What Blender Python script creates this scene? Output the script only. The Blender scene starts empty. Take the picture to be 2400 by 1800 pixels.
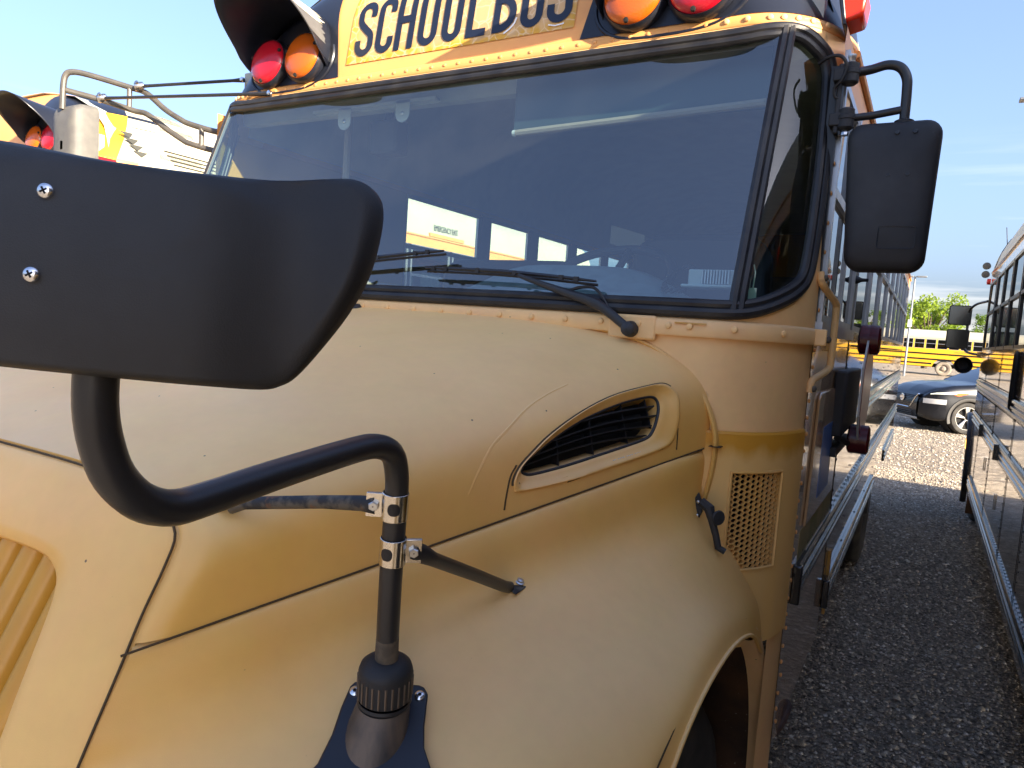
import bpy, math, random
import numpy as np
from mathutils import Vector, Matrix
random.seed(7); np.random.seed(7)
R_ = math.radians
scene = bpy.context.scene
COL = scene.collection

# ------------------------------------------------------------------ camera
CAMP = np.array([1.48, 0.0, 1.77])
FPX = 1650.0
def _n(v): return v / np.linalg.norm(v)
_vy = _n(np.array([2175 - 1200, 826 - 900, FPX]))
_vx = -np.array([-1583 - 1200, 561 - 900, FPX])
_vx = _n(_vx - _vy * _vx.dot(_vy))
_vz = np.cross(_vx, _vy)
if _vz[1] > 0: _vz = -_vz
RC = np.stack([_vx, _vy, _vz], 1)
cam_d = bpy.data.cameras.new('camera'); cam = bpy.data.objects.new('camera', cam_d); COL.objects.link(cam)
cam_d.sensor_fit = 'HORIZONTAL'; cam_d.sensor_width = 36; cam_d.lens = 36 * FPX / 2400
cam_d.clip_start = 0.02; cam_d.clip_end = 2000
cm = Matrix(((RC[0][0], -RC[1][0], -RC[2][0], CAMP[0]), (RC[0][1], -RC[1][1], -RC[2][1], CAMP[1]),
             (RC[0][2], -RC[1][2], -RC[2][2], CAMP[2]), (0, 0, 0, 1)))
cam.matrix_world = cm
scene.camera = cam

# ------------------------------------------------------------------ light
SUN_EL, SUN_AZ = 20.3, 109.0            # azimuth clockwise from +Y
world = bpy.data.worlds.new('World'); scene.world = world; world.use_nodes = True
wn = world.node_tree; wn.nodes.clear()
wo = wn.nodes.new('ShaderNodeOutputWorld'); wb = wn.nodes.new('ShaderNodeBackground')
sky = wn.nodes.new('ShaderNodeTexSky'); sky.sky_type = 'NISHITA'; sky.sun_disc = False
sky.sun_elevation = R_(SUN_EL); sky.sun_rotation = R_(SUN_AZ); sky.air_density = 1.0; sky.dust_density = 6.0; sky.ozone_density = 1.6; sky.altitude = 300
wb.inputs['Strength'].default_value = 0.072
def wnode(t, **k):
    n_ = wn.nodes.new(t)
    for q, v_ in k.items(): setattr(n_, q, v_)
    return n_
# hazy late-afternoon sky: the texture's range is compressed a little as a whole
gm = wnode('ShaderNodeGamma'); gm.inputs[1].default_value = .78
tint = wnode('ShaderNodeMixRGB', blend_type='MULTIPLY'); tint.inputs[0].default_value = 1; tint.inputs[2].default_value = (.66, .74, .95, 1)
tc = wnode('ShaderNodeTexCoord'); mp = wnode('ShaderNodeMapping'); mp.inputs['Scale'].default_value = (2.2, 2.2, 34)
nz = wnode('ShaderNodeTexNoise'); nz.inputs['Scale'].default_value = 2.0; nz.inputs['Detail'].default_value = 7
rp = wnode('ShaderNodeMapRange'); rp.inputs[1].default_value = .52; rp.inputs[2].default_value = .78; rp.inputs[4].default_value = .55
sz = wnode('ShaderNodeSeparateXYZ'); low = wnode('ShaderNodeMapRange'); low.inputs[1].default_value = .26; low.inputs[2].default_value = .08
mu = wnode('ShaderNodeMath', operation='MULTIPLY')
mx = wnode('ShaderNodeMixRGB'); mx.inputs[2].default_value = (3.0, 2.9, 2.8, 1)
wl = wn.links.new
wl(tc.outputs['Generated'], mp.inputs[0]); wl(mp.outputs[0], nz.inputs[0]); wl(nz.outputs[0], rp.inputs[0]); wl(tc.outputs['Generated'], sz.inputs[0]); wl(sz.outputs[2], low.inputs[0])
wl(rp.outputs[0], mu.inputs[0]); wl(low.outputs[0], mu.inputs[1]); wl(mu.outputs[0], mx.inputs[0])
wl(sky.outputs[0], gm.inputs[0]); wl(gm.outputs[0], tint.inputs[1]); wl(tint.outputs[0], mx.inputs[1])
wl(mx.outputs[0], wb.inputs[0]); wl(wb.outputs[0], wo.inputs[0])
sd = bpy.data.lights.new('sun', 'SUN'); sd.energy = 2.2; sd.angle = R_(.53); sd.color = (1.0, .86, .66)
sun = bpy.data.objects.new('sun', sd); COL.objects.link(sun)
sdir = Vector((math.sin(R_(SUN_AZ)) * math.cos(R_(SUN_EL)), math.cos(R_(SUN_AZ)) * math.cos(R_(SUN_EL)), math.sin(R_(SUN_EL))))
sun.rotation_euler = sdir.to_track_quat('Z', 'Y').to_euler(); sun.location = (8, -4, 12)
vs = scene.view_settings; vs.view_transform = 'Standard'; vs.look = 'None'; vs.gamma = 1; vs.use_curve_mapping = False
vs.exposure = 3.08

# ------------------------------------------------------------------ materials
MATS = {}
def _nt(name):
    m = bpy.data.materials.new(name); m.use_nodes = True; nt = m.node_tree; nt.nodes.clear()
    out = nt.nodes.new('ShaderNodeOutputMaterial'); MATS[name] = m
    return m, nt, out
def P(name, col, rough=.5, metal=0., spec=.5, coat=0., col2=None, scale=6., lo=.4, hi=.65, bump=0., bscale=300., rvar=0., up=None, upf=.6, stretch=None,
      emit=None, es=0., trans=0., spots=None, sscale=60., slo=.62, sheen=0., wavy=0., wscale=3., mottle=0., specks=None):
    m, nt, out = _nt(name); N = nt.nodes.new; L = nt.links.new
    b = N('ShaderNodeBsdfPrincipled'); L(b.outputs[0], out.inputs[0])
    b.inputs['Base Color'].default_value = (*col, 1); b.inputs['Roughness'].default_value = rough; b.inputs['Metallic'].default_value = metal
    b.inputs['Specular IOR Level'].default_value = spec; b.inputs['Coat Weight'].default_value = coat; b.inputs['Coat Roughness'].default_value = .04
    if trans: b.inputs['Transmission Weight'].default_value = trans
    if emit: b.inputs['Emission Color'].default_value = (*emit, 1); b.inputs['Emission Strength'].default_value = es
    t = N('ShaderNodeTexCoord'); vec = t.outputs['Object']
    if stretch:
        q = N('ShaderNodeMapping'); q.inputs['Scale'].default_value = stretch; L(vec, q.inputs[0]); vec = q.outputs[0]
    cs = None
    def noise(sc, det=5):
        x = N('ShaderNodeTexNoise'); x.inputs['Scale'].default_value = sc; x.inputs['Detail'].default_value = det; L(vec, x.inputs[0]); return x.outputs[0]
    def ramp(src, a, c):
        r = N('ShaderNodeMapRange'); r.inputs[1].default_value = a; r.inputs[2].default_value = c; L(src, r.inputs[0]); return r.outputs[0]
    def mix(f, a, c2):
        x = N('ShaderNodeMixRGB'); L(f, x.inputs[0])
        if isinstance(a, tuple): x.inputs[1].default_value = (*a, 1)
        else: L(a, x.inputs[1])
        x.inputs[2].default_value = (*c2, 1); return x.outputs[0]
    if col2: cs = mix(ramp(noise(scale), lo, hi), col, col2)
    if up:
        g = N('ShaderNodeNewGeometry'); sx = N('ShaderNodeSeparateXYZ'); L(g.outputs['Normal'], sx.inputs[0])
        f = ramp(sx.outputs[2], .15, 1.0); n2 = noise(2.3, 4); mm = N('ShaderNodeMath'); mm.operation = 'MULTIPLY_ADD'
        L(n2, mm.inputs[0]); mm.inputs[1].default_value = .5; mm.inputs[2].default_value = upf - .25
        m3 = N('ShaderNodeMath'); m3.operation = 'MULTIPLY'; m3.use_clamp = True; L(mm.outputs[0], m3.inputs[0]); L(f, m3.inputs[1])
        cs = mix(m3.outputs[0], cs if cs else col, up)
    if mottle:
        for sc_, am in ((1.6, mottle), (7., mottle * .7), (38., mottle * .45)):
            h = N('ShaderNodeHueSaturation'); f = N('ShaderNodeMapRange'); f.inputs[1].default_value = .25; f.inputs[2].default_value = .75; f.inputs[3].default_value = 1 - am; f.inputs[4].default_value = 1 + am
            L(noise(sc_, 6), f.inputs[0]); L(f.outputs[0], h.inputs['Value']); f2 = N('ShaderNodeMapRange'); f2.inputs[1].default_value = .25; f2.inputs[2].default_value = .75; f2.inputs[3].default_value = .5 + am * .10; f2.inputs[4].default_value = .5 - am * .10
            L(noise(sc_ * 1.37, 4), f2.inputs[0]); L(f2.outputs[0], h.inputs['Hue']); L(cs, h.inputs['Color']); cs = h.outputs[0]
    if specks:
        v_ = N('ShaderNodeTexVoronoi'); v_.inputs['Scale'].default_value = 26; v_.inputs['Randomness'].default_value = 1; L(vec, v_.inputs[0])
        sp_ = N('ShaderNodeSeparateColor'); L(v_.outputs['Color'], sp_.inputs[0])
        a_ = N('ShaderNodeMath'); a_.operation = 'LESS_THAN'; L(v_.outputs['Distance'], a_.inputs[0]); a_.inputs[1].default_value = .055
        c_ = N('ShaderNodeMath'); c_.operation = 'GREATER_THAN'; L(sp_.outputs[0], c_.inputs[0]); c_.inputs[1].default_value = .86
        d_ = N('ShaderNodeMath'); d_.operation = 'MULTIPLY'; L(a_.outputs[0], d_.inputs[0]); L(c_.outputs[0], d_.inputs[1]); cs = mix(d_.outputs[0], cs, specks)
    if spots: cs = mix(ramp(noise(sscale, 3), slo, slo + .05), cs if cs else col, spots)
    if cs: L(cs, b.inputs['Base Color'])
    if rvar:
        r = N('ShaderNodeMapRange'); r.inputs[1].default_value = .3; r.inputs[2].default_value = .7; r.inputs[3].default_value = max(0, rough - rvar); r.inputs[4].default_value = rough + rvar
        L(noise(scale * 1.7), r.inputs[0]); L(r.outputs[0], b.inputs['Roughness'])
    bo = None
    if wavy:
        bp = N('ShaderNodeBump'); bp.inputs['Strength'].default_value = wavy; bp.inputs['Distance'].default_value = .02; L(noise(wscale, 1), bp.inputs['Height']); bo = bp.outputs[0]
    if bump:
        bp = N('ShaderNodeBump'); bp.inputs['Strength'].default_value = bump; bp.inputs['Distance'].default_value = .002; L(noise(bscale, 3), bp.inputs['Height'])
        if bo: L(bo, bp.inputs['Normal'])
        bo = bp.outputs[0]
    if bo: L(bo, b.inputs['Normal'])
    return m
def glass(name, tint, ior=1.75, rough=0., haze=0.):
    m, nt, out = _nt(name); N = nt.nodes.new; L = nt.links.new
    tr = N('ShaderNodeBsdfTransparent'); tr.inputs[0].default_value = (*tint, 1)
    gl = N('ShaderNodeBsdfGlossy'); gl.inputs['Roughness'].default_value = rough
    ge = N('ShaderNodeNewGeometry'); dt = N('ShaderNodeVectorMath'); dt.operation = 'DOT_PRODUCT'; L(ge.outputs['Normal'], dt.inputs[0]); L(ge.outputs['Incoming'], dt.inputs[1])
    def mth(op, a_, b_=None):
        q = N('ShaderNodeMath'); q.operation = op
        for i_, v_ in enumerate((a_, b_)):
            if v_ is None: continue
            if isinstance(v_, (int, float)): q.inputs[i_].default_value = v_
            else: L(v_, q.inputs[i_])
        return q.outputs[0]
    f0 = 2 * ((ior - 1) / (ior + 1)) ** 2      # both faces of the pane
    om = mth('SUBTRACT', 1., mth('ABSOLUTE', dt.outputs['Value'])); fr_o = mth('MULTIPLY_ADD', mth('POWER', om, 5.), 1 - f0); fr_o.node.inputs[2].default_value = f0
    mxs = N('ShaderNodeMixShader'); L(fr_o, mxs.inputs[0]); L(tr.outputs[0], mxs.inputs[1]); L(gl.outputs[0], mxs.inputs[2])
    if haze:
        df = N('ShaderNodeBsdfDiffuse'); df.inputs[0].default_value = (.5, .52, .5, 1)
        t = N('ShaderNodeTexCoord'); nz = N('ShaderNodeTexNoise'); nz.inputs['Scale'].default_value = 4; nz.inputs['Detail'].default_value = 8; L(t.outputs['Object'], nz.inputs[0])
        mr = N('ShaderNodeMapRange'); mr.inputs[1].default_value = .35; mr.inputs[2].default_value = .75; mr.inputs[3].default_value = haze * .4; mr.inputs[4].default_value = haze * 1.6; L(nz.outputs[0], mr.inputs[0])
        m2 = N('ShaderNodeMixShader'); L(mr.outputs[0], m2.inputs[0]); L(mxs.outputs[0], m2.inputs[1]); L(df.outputs[0], m2.inputs[2]); L(m2.outputs[0], out.inputs[0])
    else: L(mxs.outputs[0], out.inputs[0])
    return m

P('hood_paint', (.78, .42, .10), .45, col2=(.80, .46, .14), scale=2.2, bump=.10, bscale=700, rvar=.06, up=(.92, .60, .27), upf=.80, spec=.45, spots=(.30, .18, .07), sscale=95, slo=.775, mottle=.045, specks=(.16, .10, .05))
P('cowl_paint', (.88, .54, .23), .5, col2=(.83, .51, .23), scale=3., bump=.1, bscale=600, spec=.35, mottle=.06, specks=(.2, .12, .05), up=(.86, .54, .25), upf=.6, spots=(.60, .34, .15), sscale=14, slo=.70)
P('cap_paint', (.80, .375, .12), .45, mottle=.04, specks=(.4, .22, .08), col2=(.77, .36, .105), scale=3., bump=.08, bscale=500, spec=.4)
P('stain_paint', (.58, .27, .035), .5, col2=(.60, .36, .12), scale=5., lo=.35, hi=.7, bump=.1, bscale=600, stretch=(1, 1, .35))
P('panel_paint', (.74, .40, .10), .48, col2=(.70, .40, .14), scale=7., stretch=(1.4, 1.4, .3), bump=.08, bscale=600, spec=.4)
P('slat_paint', (.55, .27, .025), .42, col2=(.5, .24, .03), scale=6, bump=.08, bscale=600)
P('gloss_yellow', (.42, .23, .05), .12, spec=.6, coat=1., col2=(.38, .22, .06), scale=3, wavy=.10, wscale=2.2)
P('gloss_tan', (.60, .36, .17), .2, spec=.6, coat=.8, col2=(.54, .35, .19), scale=3, wavy=.08, wscale=3.)
P('far_yellow', (.80, .42, .02), .3, coat=.4, col2=(.74, .38, .02), scale=1.2)
P('roof_white', (.50, .46, .34), .5, col2=(.46, .42, .32), scale=3)
P('black_panel', (.012, .014, .022), .32, spec=.5, bump=.05, bscale=200)
P('black_plastic', (.017, .017, .019), .60, mottle=.25, col2=(.034, .034, .037), scale=2.5, bump=.22, bscale=900, spec=.45, spots=(.055, .055, .06), sscale=17, slo=.70)
P('black_tube', (.017, .017, .02), .36, col2=(.022, .022, .024), scale=9, bump=.08, bscale=500, spec=.5)
P('grey_tube', (.085, .075, .062), .45, col2=(.06, .055, .05), scale=20, bump=.08, bscale=400)
P('grey_box', (.12, .115, .105), .6, col2=(.10, .095, .09), scale=25, bump=.3, bscale=700)
P('rust_tube', (.10, .085, .065), .65, col2=(.02, .02, .024), scale=38, lo=.45, hi=.55, bump=.25, bscale=200, spots=(.16, .07, .03), sscale=22, slo=.60)
P('worn_plastic', (.15, .105, .07), .55, col2=(.025, .024, .025), scale=9, lo=.4, hi=.7, stretch=(3, 3, .5), bump=.12, bscale=500)
P('dirt_tube', (.13, .10, .065), .8, col2=(.07, .055, .04), scale=45, lo=.4, hi=.6, bump=.5, bscale=150)
P('rubber', (.014, .014, .017), .42, col2=(.03, .028, .027), scale=14, bump=.15, bscale=300, spec=.4)
P('tyre', (.022, .021, .02), .8, col2=(.05, .045, .038), scale=8, bump=.4, bscale=120)
P('far_tyre', (.30, .25, .19), .9)
P('rim_black', (.03, .03, .03), .5)
P('bare_metal', (.70, .66, .60), .22, metal=1., rvar=.08, scale=20)
P('zinc', (.55, .56, .58), .32, metal=1., rvar=.08, scale=30)
P('screw_metal', (.74, .75, .78), .24, metal=1.)
P('chrome', (.82, .83, .85), .08, metal=1.)
P('aluminium', (.50, .51, .53), .38, metal=.75, col2=(.42, .43, .45), scale=12)
P('window_black', (.012, .012, .014), .35, spec=.5)
P('rail_black', (.008, .009, .012), .22, spec=.5, coat=.25)
P('seam_dark', (.06, .035, .012), .8)
P('dark_void', (.006, .006, .006), .9)
P('engine_dark', (.012, .012, .013), .8)
P('intake_black', (.014, .015, .018), .5, bump=.1, bscale=300)
P('well_brown', (.11, .05, .018), .75, col2=(.04, .02, .01), scale=7, lo=.35, hi=.65, bump=.4, bscale=90, spots=(.26, .22, .18), sscale=120, slo=.70)
P('tow_rust', (.06, .035, .028), .8, col2=(.09, .05, .035), scale=40, bump=.5, bscale=120)
P('red_lens', (.44, .006, .018), .16, spec=.6, bump=.25, bscale=260)
P('amber_lens', (.55, .105, .006), .16, spec=.6, bump=.25, bscale=260)
P('marker_red', (.80, .035, .008), .25, spec=.5)
P('maroon_lens', (.10, .008, .012), .25, spec=.5)
P('primer_grey', (.07, .068, .066), .6, col2=(.10, .10, .10), scale=12)
P('visor_cream', (.74, .66, .48), .6, col2=(.66, .58, .42), scale=20)
P('sign_gold', (.60, .30, .018), .35, col2=(.68, .36, .05), scale=9)
P('letter_black', (.010, .014, .030), .35, bump=.05, bscale=200)
P('white_scratch', (.85, .85, .82), .5)
P('liner', (.42, .43, .38), .6, col2=(.36, .37, .33), scale=6)
P('dash_grey', (.16, .20, .21), .65, col2=(.12, .15, .16), scale=18, bump=.3, bscale=500)
P('seat_dark', (.025, .03, .038), .6, bump=.3, bscale=400)
P('interior_dark', (.03, .034, .036), .7)
P('bar_tan', (.30, .25, .19), .6)
P('visor_tint', (.03, .05, .05), .3)
P('pale_plastic', (.50, .52, .48), .5)
P('mint_plastic', (.42, .55, .44), .5)
P('car_black', (.006, .007, .010), .22, spec=.4, coat=.12)
P('car_clad', (.05, .048, .045), .6)
P('car_glass', (.02, .028, .035), .04, spec=.8)
P('headlamp', (.55, .55, .55), .12, spec=.8, metal=.3)
P('drl_white', (.75, .80, .72), .2)
P('drl_orange', (.85, .13, .03), .25)
P('alloy', (.72, .71, .68), .25, metal=.8)
P('text_grey', (.05, .05, .04), .6)
P('text_brown', (.42, .24, .05), .6)
P('text_silver', (.66, .66, .68), .35, metal=.4)
P('reflect_yellow', (.82, .46, .02), .3)
P('blue_sticker', (.05, .14, .38), .4)
P('bark', (.09, .065, .045), .9, col2=(.05, .038, .03), scale=12, bump=.5, bscale=60)
P('pole_grey', (.25, .26, .27), .5, metal=.4)
P('stop_red', (.22, .01, .014), .3)
P('sign_white', (.55, .55, .53), .3)
P('mirror_glass', (.55, .57, .58), .03, metal=1.)
P('dark_mirror', (.20, .20, .20), .08, metal=1.)
P('green_film', (.20, .19, .06), .5, col2=(.36, .27, .12), scale=10)
P('wire_dark', (.01, .01, .012), .5)
def leaf_mat(name, c1, c2):
    m, nt, out = _nt(name); N = nt.nodes.new; L = nt.links.new
    t = N('ShaderNodeTexCoord'); z = N('ShaderNodeTexNoise'); z.inputs['Scale'].default_value = .9; L(t.outputs['Object'], z.inputs[0])
    x = N('ShaderNodeMixRGB'); x.inputs[1].default_value = (*c1, 1); x.inputs[2].default_value = (*c2, 1); L(z.outputs[0], x.inputs[0])
    d = N('ShaderNodeBsdfDiffuse'); tr = N('ShaderNodeBsdfTranslucent'); L(x.outputs[0], d.inputs[0]); L(x.outputs[0], tr.inputs[0])
    ms = N('ShaderNodeMixShader'); ms.inputs[0].default_value = .4; L(d.outputs[0], ms.inputs[1]); L(tr.outputs[0], ms.inputs[2]); L(ms.outputs[0], out.inputs[0])
leaf_mat('leaves', (.16, .26, .03), (.34, .42, .06))
leaf_mat('leaves_dark', (.08, .14, .02), (.16, .24, .04))
glass('windshield_glass', (.74, .90, .92), 2.0, haze=.014)
glass('side_glass', (.62, .72, .68), 1.52)
glass('dark_glass', (.10, .12, .12), 1.52)
def gravel_mat(name='gravel', cols=((.20, .16, .115), (.42, .34, .245), (.60, .505, .39))):
    m, nt, out = _nt(name); N = nt.nodes.new; L = nt.links.new
    b = N('ShaderNodeBsdfPrincipled'); L(b.outputs[0], out.inputs[0]); b.inputs['Roughness'].default_value = .85; b.inputs['Specular IOR Level'].default_value = .3
    t = N('ShaderNodeTexCoord'); v = N('ShaderNodeTexVoronoi'); v.inputs['Scale'].default_value = 55; L(t.outputs['Object'], v.inputs[0])
    v2 = N('ShaderNodeTexVoronoi'); v2.inputs['Scale'].default_value = 130; L(t.outputs['Object'], v2.inputs[0])
    n = N('ShaderNodeTexNoise'); n.inputs['Scale'].default_value = 1.1; n.inputs['Detail'].default_value = 6; L(t.outputs['Object'], n.inputs[0])
    sp = N('ShaderNodeSeparateColor'); L(v.outputs['Color'], sp.inputs[0])
    r = N('ShaderNodeValToRGB'); e = r.color_ramp.elements; e[0].color = (*cols[0], 1); e[1].color = (*cols[2], 1); k = e.new(.5); k.color = (*cols[1], 1); L(sp.outputs[0], r.inputs[0])
    x = N('ShaderNodeMixRGB'); x.blend_type = 'MULTIPLY'; x.inputs[0].default_value = .5; L(r.outputs[0], x.inputs[1]); L(n.outputs[0], x.inputs[2])
    L(x.outputs[0], b.inputs['Base Color'])
    a = N('ShaderNodeMath'); a.operation = 'ADD'; L(v.outputs[0], a.inputs[0]); L(v2.outputs[0], a.inputs[1])
    bp = N('ShaderNodeBump'); bp.inputs['Strength'].default_value = .9; bp.inputs['Distance'].default_value = .012; bp.invert = True; L(a.outputs[0], bp.inputs['Height']); L(bp.outputs[0], b.inputs['Normal'])
gravel_mat()
def stone_mat():
    m, nt, out = _nt('stones'); N = nt.nodes.new; L = nt.links.new
    b = N('ShaderNodeBsdfPrincipled'); L(b.outputs[0], out.inputs[0]); b.inputs['Roughness'].default_value = .8
    g = N('ShaderNodeNewGeometry'); r = N('ShaderNodeValToRGB'); e = r.color_ramp.elements
    e[0].color = (.17, .135, .10, 1); e[1].color = (.72, .66, .57, 1); k = e.new(.45); k.color = (.39, .32, .235, 1); k = e.new(.88); k.color = (.54, .46, .35, 1)
    L(g.outputs['Random Per Island'], r.inputs[0]); L(r.outputs[0], b.inputs['Base Color'])
stone_mat()
def vent_mat():
    m, nt, out = _nt('vent_paint'); N = nt.nodes.new; L = nt.links.new
    b = N('ShaderNodeBsdfPrincipled'); L(b.outputs[0], out.inputs[0]); b.inputs['Roughness'].default_value = .48
    t = N('ShaderNodeTexCoord'); q = N('ShaderNodeMapping'); q.inputs['Scale'].default_value = (5, 5, 1.6); L(t.outputs['Object'], q.inputs[0])
    n1 = N('ShaderNodeTexNoise'); n1.inputs['Scale'].default_value = 3.2; n1.inputs['Detail'].default_value = 7; L(q.outputs[0], n1.inputs[0])
    c = N('ShaderNodeMixRGB'); c.inputs[1].default_value = (.84, .49, .14, 1); c.inputs[2].default_value = (.76, .47, .18, 1); L(n1.outputs[0], c.inputs[0])
    sx = N('ShaderNodeSeparateXYZ'); L(t.outputs['Object'], sx.inputs[0])
    ad = N('ShaderNodeMath'); ad.operation = 'MULTIPLY_ADD'; L(n1.outputs[0], ad.inputs[0]); ad.inputs[1].default_value = .085; L(sx.outputs[2], ad.inputs[2])
    r = N('ShaderNodeMapRange'); r.inputs[1].default_value = 1.525; r.inputs[2].default_value = 1.562; r.inputs[4].default_value = .9; L(ad.outputs[0], r.inputs[0])
    c2 = N('ShaderNodeMixRGB'); c2.inputs[2].default_value = (.62, .27, .012, 1); L(r.outputs[0], c2.inputs[0]); L(c.outputs[0], c2.inputs[1]); L(c2.outputs[0], b.inputs['Base Color'])
vent_mat()
def sign_mat():
    m, nt, out = _nt('sign_sheet'); N = nt.nodes.new; L = nt.links.new
    b = N('ShaderNodeBsdfPrincipled'); L(b.outputs[0], out.inputs[0]); b.inputs['Roughness'].default_value = .35
    t = N('ShaderNodeTexCoord'); w = N('ShaderNodeTexNoise'); w.inputs['Scale'].default_value = 9; L(t.outputs['Object'], w.inputs[0])
    mp = N('ShaderNodeMixRGB'); mp.inputs[0].default_value = .06; L(t.outputs['Object'], mp.inputs[1]); L(w.outputs['Color'], mp.inputs[2])
    v = N('ShaderNodeTexVoronoi'); v.feature = 'DISTANCE_TO_EDGE'; v.inputs['Scale'].default_value = 26; L(mp.outputs[0], v.inputs[0])
    v2 = N('ShaderNodeTexVoronoi'); v2.inputs['Scale'].default_value = 26; L(mp.outputs[0], v2.inputs[0])
    sp = N('ShaderNodeSeparateColor'); L(v2.outputs['Color'], sp.inputs[0])
    c0 = N('ShaderNodeMixRGB'); c0.inputs[1].default_value = (.68, .42, .19, 1); c0.inputs[2].default_value = (.50, .31, .14, 1); L(sp.outputs[0], c0.inputs[0])
    # centre faded, border still gold (distance to the border in object space)
    s = N('ShaderNodeSeparateXYZ'); L(t.outputs['Object'], s.inputs[0])
    ab = N('ShaderNodeMath'); ab.operation = 'ABSOLUTE'; L(s.outputs[0], ab.inputs[0])
    r1 = N('ShaderNodeMapRange'); r1.inputs[1].default_value = .40; r1.inputs[2].default_value = .455; L(ab.outputs[0], r1.inputs[0])
    r2 = N('ShaderNodeMapRange'); r2.inputs[1].default_value = 2.712; r2.inputs[2].default_value = 2.68; L(s.outputs[2], r2.inputs[0])
    mxx = N('ShaderNodeMath'); mxx.operation = 'MAXIMUM'; L(r1.outputs[0], mxx.inputs[0]); L(r2.outputs[0], mxx.inputs[1])
    n2 = N('ShaderNodeTexNoise'); n2.inputs['Scale'].default_value = 22; L(t.outputs['Object'], n2.inputs[0])
    m2 = N('ShaderNodeMath'); m2.operation = 'MULTIPLY'; m2.use_clamp = True; L(mxx.outputs[0], m2.inputs[0]); 
    m4 = N('ShaderNodeMapRange'); m4.inputs[1].default_value = .3; m4.inputs[2].default_value = .55; L(n2.outputs[0], m4.inputs[0]); L(m4.outputs[0], m2.inputs[1])
    c1 = N('ShaderNodeMixRGB'); c1.inputs[2].default_value = (.62, .32, .02, 1); L(m2.outputs[0], c1.inputs[0]); L(c0.outputs[0], c1.inputs[1])
    cr = N('ShaderNodeMapRange'); cr.inputs[1].default_value = .05; cr.inputs[2].default_value = .02; L(v.outputs[0], cr.inputs[0])
    mm = N('ShaderNodeMath'); mm.operation = 'MULTIPLY'; mm.inputs[1].default_value = .55; L(cr.outputs[0], mm.inputs[0])
    c2 = N('ShaderNodeMixRGB'); c2.inputs[2].default_value = (.76, .58, .36, 1); L(mm.outputs[0], c2.inputs[0]); L(c1.outputs[0], c2.inputs[1])
    L(c2.outputs[0], b.inputs['Base Color'])
sign_mat()

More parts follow.
